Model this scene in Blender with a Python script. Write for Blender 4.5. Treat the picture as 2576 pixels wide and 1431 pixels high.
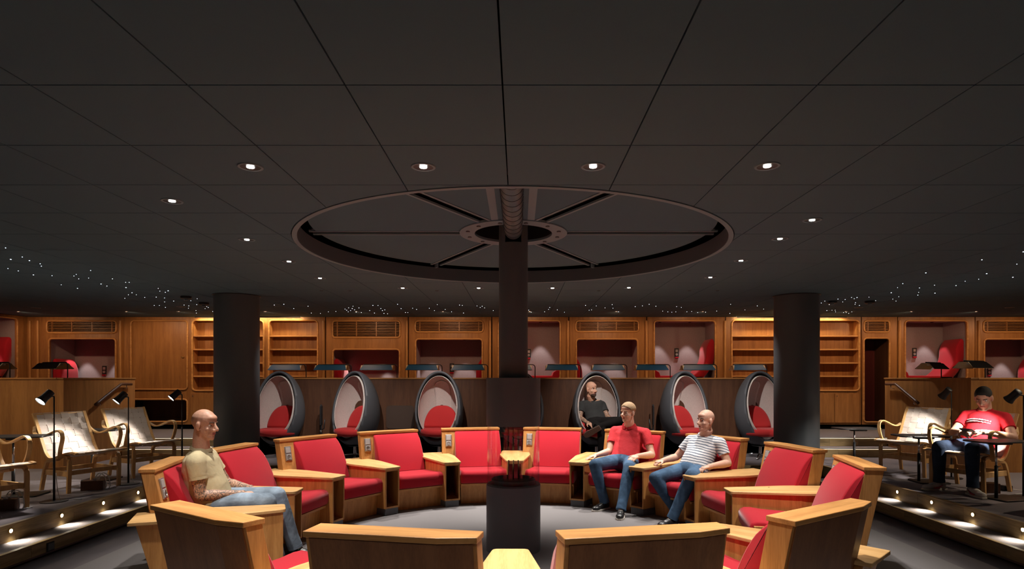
import bpy, bmesh, math, random
import numpy as np
from mathutils import Vector, Matrix
random.seed(7)
PI = math.pi
R = math.radians
for _o in list(bpy.data.objects):
    bpy.data.objects.remove(_o, do_unlink=True)
SC = bpy.context.scene
COL = SC.collection
# ---------------------------------------------------------------- room measures (metres)
F, CX, CY, EYE = 1545.0, 1305.0, 950.0, 1.6      # focal length and horizon of the photograph
CEIL = 2.784                                     # ceiling height
BACK = 11.956                                    # face of the panelled back wall
PX, PY = -0.05, 5.72                             # the fireplace column, centre of the ring
PLAT, GAL = 0.30, 0.60                           # platform and gallery floor heights


def at(px, py, Y):
    """the point at depth Y that the photograph shows at (px, py)"""
    return Vector(((px - CX) * Y / F, Y, EYE - (py - CY) * Y / F))


def on_ceiling(px, py):
    Y = F * (CEIL - EYE) / (CY - py)
    return (px - CX) * Y / F, Y


# ---------------------------------------------------------------- camera
cam_d = bpy.data.cameras.new('camera')
cam = bpy.data.objects.new('camera', cam_d)
COL.objects.link(cam)
cam.location = (0, 0, EYE)
cam.rotation_euler = (PI / 2, 0, 0)
cam_d.sensor_width = 36.0
cam_d.lens = F / 2576 * 36.0
cam_d.shift_x = (1288.0 - CX) / 2576
cam_d.shift_y = (CY - 715.5) / 2576
cam_d.clip_end = 100
SC.camera = cam
# ---------------------------------------------------------------- world, exposure
W = bpy.data.worlds.new('world')
SC.world = W
W.use_nodes = True
W.node_tree.nodes['Background'].inputs[0].default_value = (1.0, 0.93, 0.86, 1)
W.node_tree.nodes['Background'].inputs[1].default_value = 0.0
SC.view_settings.view_transform = 'Standard'
SC.view_settings.look = 'None'
SC.view_settings.exposure = 0.0
SC.view_settings.gamma = 1.0
SC.view_settings.use_curve_mapping = False
SC.cycles.max_bounces = 12
SC.cycles.diffuse_bounces = 4
SC.cycles.glossy_bounces = 3
SC.cycles.transmission_bounces = 8
SC.cycles.transparent_max_bounces = 8
SC.cycles.sample_clamp_indirect = 4.0
SC.cycles.caustics_reflective = False
SC.cycles.caustics_refractive = False
# light levels: every lamp's own light is made by its builder from these
P_SPOT = 290.0       # ceiling downlight over the ring
P_NICHE = 34.0        # reading spot inside a niche
P_FLOOR = 62.0        # floor lamp
P_STEP = 7.0         # step light
P_WALL_FILL = 29.0         # added fill light along the gallery wall
P_PLAT_FILL = 105.0        # added fill light over the platforms, out of view
P_REAR_FILL = 95.0         # added fill light above and behind the viewpoint
P_EGG_FILL = 170.0         # added fill spot in front of an egg chair
P_LED = 75.0           # led strip strength
WHITE = (1.0, 0.935, 0.865)
WARM = (1.0, 0.80, 0.56)


def spot(name, loc, target, power, angle=70, blend=0.5, color=WHITE, size=0.03, parent=None):
    l = bpy.data.lights.new(name, 'SPOT')
    l.energy = power
    l.color = color
    l.spot_size = R(angle)
    l.spot_blend = blend
    l.shadow_soft_size = size
    o = bpy.data.objects.new(name, l)
    COL.objects.link(o)
    o.location = loc
    d = Vector(target) - Vector(loc)
    o.rotation_euler = d.to_track_quat('-Z', 'Y').to_euler()
    if parent is not None:
        o.parent = parent
        o.matrix_parent_inverse = Matrix.Translation(-Vector(parent.location))
    return o


# ---------------------------------------------------------------- materials
def new_mat(name):
    m = bpy.data.materials.new(name)
    m.use_nodes = True
    nt = m.node_tree
    return m, nt, nt.nodes['Principled BSDF']


def plain(name, col, rough=0.5, metal=0.0, bump=0.0, scale=200, spec=0.5, sheen=0.0, var=0.0):
    m, nt, b = new_mat(name)
    b.inputs['Base Color'].default_value = (*col, 1)
    b.inputs['Roughness'].default_value = rough
    b.inputs['Metallic'].default_value = metal
    b.inputs['Specular IOR Level'].default_value = spec
    if sheen:
        b.inputs['Sheen Weight'].default_value = sheen
        b.inputs['Sheen Roughness'].default_value = 0.4
    if bump or var:
        tc = nt.nodes.new('ShaderNodeTexCoord')
        n = nt.nodes.new('ShaderNodeTexNoise')
        n.inputs['Scale'].default_value = scale
        n.inputs['Detail'].default_value = 3
        nt.links.new(tc.outputs['Object'], n.inputs['Vector'])
        if bump:
            bp = nt.nodes.new('ShaderNodeBump')
            bp.inputs['Strength'].default_value = bump
            bp.inputs['Distance'].default_value = 0.004
            nt.links.new(n.outputs['Fac'], bp.inputs['Height'])
            nt.links.new(bp.outputs['Normal'], b.inputs['Normal'])
        if var:
            r = nt.nodes.new('ShaderNodeValToRGB')
            r.color_ramp.elements[0].position = 0.35
            r.color_ramp.elements[1].position = 0.65
            r.color_ramp.elements[0].color = (*[c * (1 - var) for c in col], 1)
            r.color_ramp.elements[1].color = (*[min(1, c * (1 + var)) for c in col], 1)
            nt.links.new(n.outputs['Fac'], r.inputs['Fac'])
            nt.links.new(r.outputs['Color'], b.inputs['Base Color'])
    return m


def wood(name, dark, light, grain='z', rough=0.42, scale=1.0):
    """oak: stretched noise along the grain axis plus fine pores, tone varied per object"""
    m, nt, b = new_mat(name)
    tc = nt.nodes.new('ShaderNodeTexCoord')
    oi = nt.nodes.new('ShaderNodeObjectInfo')
    add = nt.nodes.new('ShaderNodeVectorMath')
    mp = nt.nodes.new('ShaderNodeMapping')
    s = {'x': (1.1, 14, 14), 'y': (14, 1.1, 14), 'z': (14, 14, 1.1)}[grain]
    mp.inputs['Scale'].default_value = [v * scale for v in s]
    sc = nt.nodes.new('ShaderNodeVectorMath')
    sc.operation = 'SCALE'
    sc.inputs[0].default_value = (7.3, 3.1, 5.7)
    nt.links.new(oi.outputs['Random'], sc.inputs['Scale'])
    nt.links.new(tc.outputs['Object'], add.inputs[0])
    nt.links.new(sc.outputs[0], add.inputs[1])
    nt.links.new(add.outputs[0], mp.inputs['Vector'])
    n1 = nt.nodes.new('ShaderNodeTexNoise')
    n1.inputs['Scale'].default_value = 1.0
    n1.inputs['Detail'].default_value = 5
    n1.inputs['Distortion'].default_value = 0.6
    nt.links.new(mp.outputs[0], n1.inputs['Vector'])
    n2 = nt.nodes.new('ShaderNodeTexNoise')
    n2.inputs['Scale'].default_value = 9.0
    n2.inputs['Detail'].default_value = 2
    nt.links.new(mp.outputs[0], n2.inputs['Vector'])
    mx = nt.nodes.new('ShaderNodeMix')
    mx.inputs['Factor'].default_value = 0.32
    nt.links.new(n1.outputs['Fac'], mx.inputs['A'])
    nt.links.new(n2.outputs['Fac'], mx.inputs['B'])
    r = nt.nodes.new('ShaderNodeValToRGB')
    r.color_ramp.elements[0].position = 0.36
    r.color_ramp.elements[0].color = (*dark, 1)
    r.color_ramp.elements[1].position = 0.62
    r.color_ramp.elements[1].color = (*light, 1)
    nt.links.new(mx.outputs['Result'], r.inputs['Fac'])
    hs = nt.nodes.new('ShaderNodeHueSaturation')
    mr = nt.nodes.new('ShaderNodeMapRange')
    mr.inputs['To Min'].default_value = 0.88
    mr.inputs['To Max'].default_value = 1.1
    nt.links.new(oi.outputs['Random'], mr.inputs['Value'])
    nt.links.new(mr.outputs[0], hs.inputs['Value'])
    nt.links.new(r.outputs['Color'], hs.inputs['Color'])
    nt.links.new(hs.outputs[0], b.inputs['Base Color'])
    b.inputs['Roughness'].default_value = rough
    b.inputs['Specular IOR Level'].default_value = 0.35
    bp = nt.nodes.new('ShaderNodeBump')
    bp.inputs['Strength'].default_value = 0.08
    bp.inputs['Distance'].default_value = 0.002
    nt.links.new(n2.outputs['Fac'], bp.inputs['Height'])
    nt.links.new(bp.outputs['Normal'], b.inputs['Normal'])
    return m


def emit(name, col, strength):
    m = bpy.data.materials.new(name)
    m.use_nodes = True
    nt = m.node_tree
    nt.nodes.remove(nt.nodes['Principled BSDF'])
    e = nt.nodes.new('ShaderNodeEmission')
    e.inputs[0].default_value = (*col, 1)
    e.inputs[1].default_value = strength
    nt.links.new(e.outputs[0], nt.nodes['Material Output'].inputs[0])
    return m


OAK_D, OAK_L = (0.40, 0.18, 0.054), (0.63, 0.315, 0.106)
WAL_D, WAL_L = (0.27, 0.115, 0.036), (0.40, 0.18, 0.055)
M = {
    'oak_top': wood('oak_table_top', (0.50, 0.27, 0.095), (0.68, 0.42, 0.175), 'y'),
    'oak_x': wood('oak_along_x', OAK_D, OAK_L, 'x'),
    'oak_y': wood('oak_along_y', OAK_D, OAK_L, 'y'),
    'oak_z': wood('oak_along_z', OAK_D, OAK_L, 'z'),
    'oak_panel_z': wood('orange_oak_along_z', (0.44, 0.19, 0.052), (0.62, 0.30, 0.09), 'z', scale=1.6),
    'oak_fine_z': wood('oak_fine_along_z', WAL_D, WAL_L, 'z', scale=1.6),
    'wall_z': wood('wall_oak_along_z', WAL_D, WAL_L, 'z'),
    'wall_x': wood('wall_oak_along_x', WAL_D, WAL_L, 'x'),
    'dark_oak_z': wood('smoked_oak_along_z', (0.075, 0.032, 0.018), (0.115, 0.050, 0.027), 'z'),
    'riser_x': wood('riser_oak_along_x', (0.20, 0.14, 0.062), (0.42, 0.29, 0.135), 'x', scale=0.8),
    'riser_y': wood('riser_oak_along_y', (0.20, 0.14, 0.062), (0.42, 0.29, 0.135), 'y', scale=0.8),
    'birch': wood('birch', (0.58, 0.32, 0.12), (0.74, 0.46, 0.20), 'z', rough=0.35),
    'red': plain('red_wool', (0.39, 0.0095, 0.021), 0.85, bump=0.25, scale=420, spec=0.2, sheen=0.25, var=0.07),
    'red_egg': plain('salmon_red_wool', (0.56, 0.035, 0.036), 0.85, bump=0.2, scale=420, spec=0.2, sheen=0.2, var=0.06),
    'hatch': plain('smoked_panel', (0.05, 0.026, 0.017), 0.6),
    'felt': plain('grey_felt', (0.31, 0.245, 0.255), 0.95, bump=0.3, scale=160, spec=0.1, var=0.16),
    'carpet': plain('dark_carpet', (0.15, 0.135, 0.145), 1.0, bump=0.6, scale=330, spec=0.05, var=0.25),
    'carpet_platform': plain('purple_grey_carpet', (0.27, 0.24, 0.262), 1.0, bump=0.6, scale=330, spec=0.05, var=0.25),
    'rear_z': wood('brown_veneer_along_z', (0.20, 0.082, 0.034), (0.29, 0.122, 0.050), 'z'),
    'carpet_inner': plain('inner_carpet_tone', (0.20, 0.188, 0.19), 1.0, bump=0.6, scale=330, spec=0.05, var=0.25),
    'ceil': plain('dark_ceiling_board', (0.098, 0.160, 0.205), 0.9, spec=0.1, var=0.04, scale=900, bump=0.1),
    'void': plain('black_void', (0.004, 0.004, 0.004), 1.0, spec=0.0),
    'black': plain('black_steel', (0.018, 0.018, 0.02), 0.42, spec=0.5),
    'column': plain('dark_grey_paint', (0.105, 0.118, 0.130), 0.45, spec=0.4),
    'plaster': plain('black_plaster', (0.02, 0.02, 0.02), 0.8),
    'trim': plain('grey_steel_trim', (0.17, 0.25, 0.30), 0.5),
    'chrome': plain('chrome', (0.75, 0.75, 0.77), 0.15, metal=1.0),
    'alu': plain('brushed_aluminium', (0.48, 0.46, 0.46), 0.38, metal=0.8),
    'duct': plain('galvanised_duct', (0.15, 0.18, 0.20), 0.45, metal=0.6),
    'egg': plain('grey_egg_shell', (0.080, 0.083, 0.095), 0.6, bump=0.1, scale=120),
    'egg_in': plain('pale_wool_lining', (0.60, 0.52, 0.49), 0.95, bump=0.3, scale=150, spec=0.1, var=0.12),
    'egg_pad': plain('pale_lining_pad', (0.66, 0.58, 0.55), 0.95, bump=0.3, scale=150, spec=0.1, var=0.10),
    'web': plain('natural_webbing', (0.60, 0.52, 0.46), 0.9, bump=0.35, scale=260, spec=0.15, var=0.08),
    'blue': plain('blue_enamel', (0.012, 0.092, 0.215), 0.4),
    'black_shade': plain('black_enamel', (0.012, 0.008, 0.007), 0.4),
    'shade_in': plain('cream_shade_lining', (0.62, 0.50, 0.34), 0.6),
    'white': plain('white_plastic', (0.7, 0.7, 0.7), 0.4),
    'plate_grey': plain('grey_plate', (0.36, 0.345, 0.345), 0.4),
    'brass': plain('brass', (0.55, 0.36, 0.12), 0.35, metal=0.9),
    'riser_trim': plain('bronze_nosing', (0.30, 0.20, 0.09), 0.55),
    'dark_red': plain('dark_red_lining', (0.10, 0.012, 0.010), 0.9),
    'lamp': emit('lamp_glow', (1.0, 0.93, 0.82), 30.0),
    'lamp_warm': emit('lamp_glow_warm', (1.0, 0.84, 0.55), 22.0),
    'star': emit('star_glow', (0.75, 0.86, 1.0), 6.0),
    'led': emit('led_glow', (1.0, 0.76, 0.42), P_LED),
    'led_stair': emit('stair_led_glow', (1.0, 0.86, 0.66), 1.8),
}
g, nt_, b_ = new_mat('clear_glass')
nt_.nodes.remove(b_)
_tr = nt_.nodes.new('ShaderNodeBsdfTransparent')
_tr.inputs[0].default_value = (0.985, 0.983, 0.98, 1)
_gl = nt_.nodes.new('ShaderNodeBsdfGlossy')
_gl.inputs['Roughness'].default_value = 0.015
_lw = nt_.nodes.new('ShaderNodeLayerWeight')
_pw = nt_.nodes.new('ShaderNodeMath')
_pw.operation = 'POWER'
_pw.inputs[1].default_value = 4.0
_ml = nt_.nodes.new('ShaderNodeMath')
_ml.operation = 'MULTIPLY_ADD'
_ml.inputs[1].default_value = 0.45
_ml.inputs[2].default_value = 0.035
nt_.links.new(_lw.outputs['Facing'], _pw.inputs[0])
nt_.links.new(_pw.outputs[0], _ml.inputs[0])
_mx = nt_.nodes.new('ShaderNodeMixShader')
nt_.links.new(_ml.outputs[0], _mx.inputs[0])
nt_.links.new(_tr.outputs[0], _mx.inputs[1])
nt_.links.new(_gl.outputs[0], _mx.inputs[2])
nt_.links.new(_mx.outputs[0], nt_.nodes['Material Output'].inputs[0])
M['glass'] = g


# ---------------------------------------------------------------- mesh helpers
class MB:
    """collects simple shapes and links them as one mesh object"""

    def __init__(self):
        self.v, self.f, self.m, self.cur = [], [], [], 0

    def add(self, vs, fs):
        o = len(self.v)
        self.v += [tuple(v) for v in vs]
        self.f += [tuple(i + o for i in f) for f in fs]
        self.m += [self.cur] * len(fs)
        return self

    def box(self, x0, x1, y0, y1, z0, z1, mat=None):
        vs = [Vector(p) for p in ((x0, y0, z0), (x1, y0, z0), (x1, y1, z0), (x0, y1, z0), (x0, y0, z1), (x1, y0, z1), (x1, y1, z1), (x0, y1, z1))]
        if mat is not None:
            vs = [mat @ v for v in vs]
        return self.add(vs, [(0, 3, 2, 1), (4, 5, 6, 7), (0, 1, 5, 4), (1, 2, 6, 5), (2, 3, 7, 6), (3, 0, 4, 7)])

    def prism(self, poly, z0, z1, shear=(0, 0), zref=None, axis='z', mat=None):
        """poly extruded along axis; shear moves each end by shear*(z - zref)"""
        n = len(poly)
        zr = z1 if zref is None else zref
        vs = []
        for z in (z0, z1):
            for (a, b) in poly:
                a2, b2 = a + shear[0] * (z - zr), b + shear[1] * (z - zr)
                p = {'z': (a2, b2, z), 'y': (a2, z, b2), 'x': (z, a2, b2)}[axis]
                vs.append(mat @ Vector(p) if mat is not None else p)
        fs = [tuple(range(n - 1, -1, -1)), tuple(range(n, 2 * n))]
        fs += [(i, (i + 1) % n, n + (i + 1) % n, n + i) for i in range(n)]
        return self.add(vs, fs)

    def loft(self, rings, cap=True, closed=False):
        n = len(rings[0])
        vs = [p for r in rings for p in r]
        fs = []
        k = len(rings)
        for i in range(k if closed else k - 1):
            j = (i + 1) % k
            for a in range(n):
                b = (a + 1) % n
                fs.append((i * n + a, i * n + b, j * n + b, j * n + a))
        if cap and not closed:
            fs.append(tuple(range(n - 1, -1, -1)))
            fs.append(tuple((k - 1) * n + a for a in range(n)))
        return self.add(vs, fs)

    def tube(self, path, r, n=8, ry=None, up=(0, 0, 1), closed=False, cap=True):
        """sweep an ellipse (r across, ry along 'up') or, with n=4, a flat strip, along a path"""
        P = [Vector(p) for p in path]
        rings = []
        k = len(P)
        up = Vector(up)
        last = None
        for i, p in enumerate(P):
            if closed:
                t = P[(i + 1) % k] - P[i - 1]
            else:
                t = P[min(i + 1, k - 1)] - P[max(i - 1, 0)]
            t.normalize()
            s = t.cross(up)
            if s.length < 1e-3:
                s = last.copy() if last is not None else t.cross(Vector((0, 1, 0.01)))
                s -= t * s.dot(t)
            s.normalize()
            if last is not None and s.dot(last) < 0 and not closed:
                s = -s
            last = s
            u = s.cross(t).normalized()
            rr = r[i] if isinstance(r, (list, tuple)) else r
            rv = rr if ry is None else ry
            off = PI / 4 if n == 4 else 0
            q = 1.4142 if n == 4 else 1
            rings.append([p + s * (rr * q * math.cos(2 * PI * a / n + off)) + u * (rv * q * math.sin(2 * PI * a / n + off)) for a in range(n)])
        return self.loft(rings, cap=cap, closed=closed)

    def lathe(self, prof, n=24, c=(0, 0, 0), mat=None):
        """prof: (r, z) pairs from one end to the other"""
        c = Vector(c)
        rings = []
        for (r, z) in prof:
            r = max(r, 1e-4)
            ring = [Vector((r * math.cos(2 * PI * a / n), r * math.sin(2 * PI * a / n), z)) for a in range(n)]
            if mat is not None:
                ring = [mat @ p for p in ring]
            rings.append([p + c for p in ring])
        return self.loft(rings)

    def sphere(self, c, r, n=12, m=8, mat=None):
        """ellipsoid; r a number or a triple"""
        rx, ry, rz = (r, r, r) if not isinstance(r, (tuple, list)) else r
        rings = []
        for i in range(m + 1):
            th = PI * (i + 0.02) / (m + 0.04)
            ring = [Vector((rx * math.sin(th) * math.cos(2 * PI * a / n), ry * math.sin(th) * math.sin(2 * PI * a / n), -rz * math.cos(th))) for a in range(n)]
            if mat is not None:
                ring = [mat @ p for p in ring]
            rings.append([p + Vector(c) for p in ring])
        return self.loft(rings)

    def mesh(self, name, smooth=False):
        me = bpy.data.meshes.new(name)
        me.from_pydata(self.v, [], self.f)
        bm = bmesh.new()
        bm.from_mesh(me)
        bmesh.ops.recalc_face_normals(bm, faces=bm.faces)
        bm.to_mesh(me)
        bm.free()
        if smooth:
            me.polygons.foreach_set('use_smooth', [True] * len(me.polygons))
        return me

    def build(self, name, mat, parent=None, smooth=False, bevel=0.0, seg=2, auto=None, loc=None, rot=None, sub=0):
        me = self.mesh(name, smooth)
        mats = mat if isinstance(mat, (list, tuple)) else [mat]
        for mm in mats:
            me.materials.append(mm)
        if len(mats) > 1:
            me.polygons.foreach_set('material_index', self.m)
        o = bpy.data.objects.new(name, me)
        COL.objects.link(o)
        if parent is not None:
            o.parent = parent
        if loc is not None:
            o.location = loc
        if rot is not None:
            o.rotation_euler = rot
        if bevel:
            b = o.modifiers.new('bevel', 'BEVEL')
            b.width = bevel
            b.segments = seg
            b.limit_method = 'ANGLE'
            b.angle_limit = R(40)
        if sub:
            s = o.modifiers.new('sub', 'SUBSURF')
            s.levels = s.render_levels = sub
        if auto is not None:
            me.polygons.foreach_set('use_smooth', [True] * len(me.polygons))
            me.set_sharp_from_angle(angle=R(auto))
        return o


def plate(name, outer, holes, thick, mat, parent=None, bevel=0.0):
    """flat board in the xz plane with holes: front face at y=0, back at y=thick. Outlines are lists of (x, z)."""
    cu = bpy.data.curves.new(name, 'CURVE')
    cu.dimensions = '2D'
    cu.fill_mode = 'BOTH'
    cu.extrude = thick / 2
    for poly in [outer] + list(holes):
        s = cu.splines.new('POLY')
        s.points.add(len(poly) - 1)
        for p, (x, z) in zip(s.points, poly):
            p.co = (x, z, 0, 1)
        s.use_cyclic_u = True
    tmp = bpy.data.objects.new(name, cu)
    COL.objects.link(tmp)
    bpy.context.view_layer.update()
    dg = bpy.context.evaluated_depsgraph_get()
    me = bpy.data.meshes.new_from_object(tmp.evaluated_get(dg))
    bpy.data.objects.remove(tmp, do_unlink=True)
    bpy.data.curves.remove(cu)
    me.transform(Matrix.Translation((0, thick / 2, 0)) @ Matrix.Rotation(PI / 2, 4, 'X'))
    me.materials.clear()
    me.materials.append(mat)
    me.name = name
    o = bpy.data.objects.new(name, me)
    COL.objects.link(o)
    if parent is not None:
        o.parent = parent
    if bevel:
        b = o.modifiers.new('bevel', 'BEVEL')
        b.width = bevel
        b.segments = 2
        b.limit_method = 'ANGLE'
        b.angle_limit = R(60)
    return o


def rrect(x0, z0, x1, z1, r=0.05, k=5):
    pts = []
    for (cx, cz, a0) in ((x1 - r, z0 + r, -90), (x1 - r, z1 - r, 0), (x0 + r, z1 - r, 90), (x0 + r, z0 + r, 180)):
        for i in range(k + 1):
            a = R(a0 + 90 * i / k)
            pts.append((cx + r * math.cos(a), cz + r * math.sin(a)))
    return pts


def thing(name, label, cat, loc=(0, 0, 0), rotz=0.0, group=None):
    o = bpy.data.objects.new(name, None)
    o.empty_display_size = 0.1
    COL.objects.link(o)
    o.location = loc
    o.rotation_euler = (0, 0, rotz)
    return tag(o, label, cat, group)


def tag(o, label, cat, group=None):
    o['label'] = label
    o['category'] = cat
    if group:
        o['group'] = group
    return o


def struct(o):
    o['kind'] = 'structure'
    return o


def stuff(o):
    o['kind'] = 'stuff'
    return o


def dup(root, loc=None, rotz=None, label=None, group=None):
    """copy of a thing with its parts and sub-parts (lights are copied too)"""
    r = root.copy()
    COL.objects.link(r)
    for ch in CHILDREN(root):
        c = ch.copy()
        COL.objects.link(c)
        c.parent = r
        for g2 in CHILDREN(ch):
            d = g2.copy()
            COL.objects.link(d)
            d.parent = c
    if loc is not None:
        r.location = loc
    if rotz is not None:
        r.rotation_euler = (0, 0, rotz)
    if label:
        r['label'] = label
    if group:
        r['group'] = group
    return r


def CHILDREN(o):
    return list(o.children)


# ================================================================ the room
def slab(name, x0, x1, y0, y1, z0, z1, mat):
    return struct(MB().box(x0, x1, y0, y1, z0, z1).build(name, mat))


FAR = 9.10            # far edge of the sunken floor (face of the upper riser)
SX = 4.52             # side edges of the sunken floor
XL, XR = -9.57, 10.4  # side walls of the gallery
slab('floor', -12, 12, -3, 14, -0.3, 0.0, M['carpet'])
o = MB().prism([(-3.72, -2.0), (3.72, -2.0), (3.72, 8.2), (-3.72, 8.2)], 0.0, 0.006).build('floor', M['carpet_inner'])  # inner floor toned paler than the strip along the steps
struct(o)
slab('wall_front', -12, 12, -2.6, -2.5, 0, CEIL, M['wall_z'])
slab('wall_right', XR, XR + 0.1, -2.5, 13, 0, CEIL + 0.3, M['wall_z'])
slab('wall_left', XL - 1.2, XL - 1.1, -2.5, 13, 0, CEIL + 0.3, M['wall_z'])
slab('wall_back', -11, 11, BACK + 1.0, BACK + 1.1, 0, CEIL + 0.3, M['plaster'])
# platform (U-shaped) and gallery floor
platform = MB()
platform.prism([(-12, -2.5), (-SX, -2.5), (-SX, FAR), (SX, FAR), (SX, -2.5), (12, -2.5), (12, 10.33), (-12, 10.33)], 0.0, PLAT)
struct(platform.build('floor_platform', M['carpet_platform']))
slab('floor_gallery', -12, 12, 10.33, 13, 0.0, GAL, M['carpet'])
# side parts of the gallery beside the stairs
LX, LY = -6.50, 8.77
RX, RY = 6.20, 8.42
slab('floor_gallery', -12, LX - 0.09, LY + 0.09, 10.33, PLAT, GAL, M['carpet'])
slab('floor_gallery', RX + 0.09, 12, RY + 0.09, 10.33, PLAT, GAL, M['carpet'])


# steps: a wooden riser board with a carpet tread and a brass nosing, on three sides of the sunken floor
def run_step(side):
    for (top, inset) in ((PLAT, 0.0), (PLAT / 2, 0.29)):
        root = struct(bpy.data.objects.new('floor_step', None))
        COL.objects.link(root)
        lo = top - PLAT / 2
        if side == 'far':
            y = FAR - inset
            w = SX - inset
            if inset:
                MB().box(-w, w, y, FAR - 0.021, 0.02, top).build('tread', M['carpet_platform'], root)
            n = 12
            for k in range(n):
                a, b = -w + 2 * w * k / n, -w + 2 * w * (k + 1) / n
                MB().box(a + 0.001, b - 0.001, y - 0.02, y - 0.0005, lo + (0.045 if inset else 0.0), top - 0.012).build('riser_board', M['riser_x'], root)
            MB().box(-w, w, y - 0.024, y + 0.02, top - 0.012, top + 0.004).build('nosing', M['riser_trim'], root, bevel=0.002)
        else:
            s = -1 if side == 'left' else 1
            x = s * (SX - inset)
            y1 = FAR - inset
            if inset:
                xs = sorted((x, s * (SX - 0.021)))
                MB().box(xs[0], xs[1], -2.5, FAR - 0.25, 0.02, top).build('tread', M['carpet_platform'], root)
            n = 14
            xs = sorted((x - s * 0.02, x - s * 0.0005))
            for k in range(n):
                a, b = -1.0 + (y1 + 1.0) * k / n, -1.0 + (y1 + 1.0) * (k + 1) / n
                MB().box(xs[0], xs[1], a + 0.001, b - 0.001, lo + (0.045 if inset else 0.0), top - 0.012).build('riser_board', M['riser_y'], root)
            xs = sorted((x - s * 0.024, x + s * 0.02))
            MB().box(xs[0], xs[1], -1.0, y1, top - 0.012, top + 0.004).build('nosing', M['riser_trim'], root, bevel=0.002)


for side in ('left', 'right', 'far'):
    run_step(side)


# stairs from the platform up to the gallery, on both sides
def stairs(x0, x1):
    root = struct(bpy.data.objects.new('floor_stair', None))
    COL.objects.link(root)
    MB().box(x0, x1, 10.05, 10.329, PLAT, 0.45).build('tread', M['carpet_platform'], root)
    for y, z in ((10.05, 0.45), (10.33, 0.60)):
        n = 3
        for k in range(n):
            a, b = x0 + (x1 - x0) * k / n, x0 + (x1 - x0) * (k + 1) / n
            MB().box(a + 0.001, b - 0.001, y - 0.02, y - 0.001, z - 0.15, z - 0.014).build('riser_board', M['riser_x'], root)
        MB().box(x0, x1, y - 0.03, y + 0.02, z - 0.014, z + 0.004).build('nosing', M['alu'], root, bevel=0.002)
    MB().box(x0, x1, 10.022, 10.029, 0.431, 0.4355).build('light_strip', M['led_stair'], root)
    MB().box(x0, x1, 10.302, 10.309, 0.581, 0.5855).build('light_strip', M['led_stair'], root)


stairs(-6.48, -4.74)
stairs(4.74, 6.18)


# parapets of the gallery
def parapet(name, x0, x1, y0, y1, z0, mat, cap=True):
    root = struct(bpy.data.objects.new(name, None))
    COL.objects.link(root)
    MB().box(x0, x1, y0, y1, z0, 1.575).build('panel', mat, root)
    if cap:
        MB().box(x0 - 0.012, x1 + 0.012, y0 - 0.015, y1 + 0.015, 1.575, 1.6).build('cap_rail', M['wall_x'], root, bevel=0.004)
    return root


pc = parapet('wall_parapet', -4.72, 4.72, 10.33, 10.42, PLAT, M['dark_oak_z'])
# flush hatch in the middle of the parapet, behind the egg chairs
c0, c1 = at(972, 1078, 10.33), at(1042, 1020, 10.33)
plate('hatch', rrect(c0.x, c0.z, c1.x, c1.z, 0.06), [], 0.012, M['hatch'], pc).location = (0, 10.318, 0)
MB().box(-4.72, -4.63, 10.42, 11.1, GAL, 1.575).build('panel', M['dark_oak_z'], pc)
MB().box(4.63, 4.72, 10.42, 11.1, GAL, 1.575).build('panel', M['dark_oak_z'], pc)
parapet('wall_parapet', LX - 0.09, LX, LY, 10.40, PLAT, M['wall_z'])
parapet('wall_parapet', -11, LX - 0.09, LY, LY + 0.09, PLAT, M['wall_z'])
parapet('wall_parapet', RX, RX + 0.09, RY, 10.40, PLAT, M['wall_z'])
parapet('wall_parapet', RX + 0.09, 11, RY, RY + 0.09, PLAT, M['wall_z'])


# ---------------------------------------------------------------- ceiling: boards with open joints, a round opening over the fireplace
HR = 1.933
TW, TD = 0.637, 0.6435
X0, Y0 = PX - 0.016, 2.485
ceiling = struct(MB().box(-12, 12, -2.6, 13, 3.12, 3.2).build('ceiling', M['void']))


def tile_poly(x0, x1, y0, y1):
    per = []
    for (a, b) in (((x0, y0), (x1, y0)), ((x1, y0), (x1, y1)), ((x1, y1), (x0, y1)), ((x0, y1), (x0, y0))):
        for i in range(40):
            t = i / 40
            per.append((a[0] + (b[0] - a[0]) * t, a[1] + (b[1] - a[1]) * t))
    ins = [math.hypot(x - PX, y - PY) < HR + 0.01 for x, y in per]
    if not any(ins):
        return [(x0, y0), (x1, y0), (x1, y1), (x0, y1)]
    if all(ins):
        return None
    k0 = next(i for i in range(160) if not ins[i] and ins[i - 1])
    out, i = [], 0
    while i < 160:
        j = (k0 + i) % 160
        if not ins[j]:
            if j % 40 == 0 or ins[j - 1] or ins[(j + 1) % 160]:
                out.append(per[j])
            i += 1
        else:
            a0 = math.atan2(per[j][1] - PY, per[j][0] - PX)
            while i < 160 and ins[(k0 + i) % 160]:
                i += 1
            e = per[(k0 + i - 1) % 160]
            a1 = math.atan2(e[1] - PY, e[0] - PX)
            d = (a1 - a0 + PI) % (2 * PI) - PI
            for q in range(9):
                a = a0 + d * q / 8
                out.append((PX + (HR + 0.01) * math.cos(a), PY + (HR + 0.01) * math.sin(a)))
    return out


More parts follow.
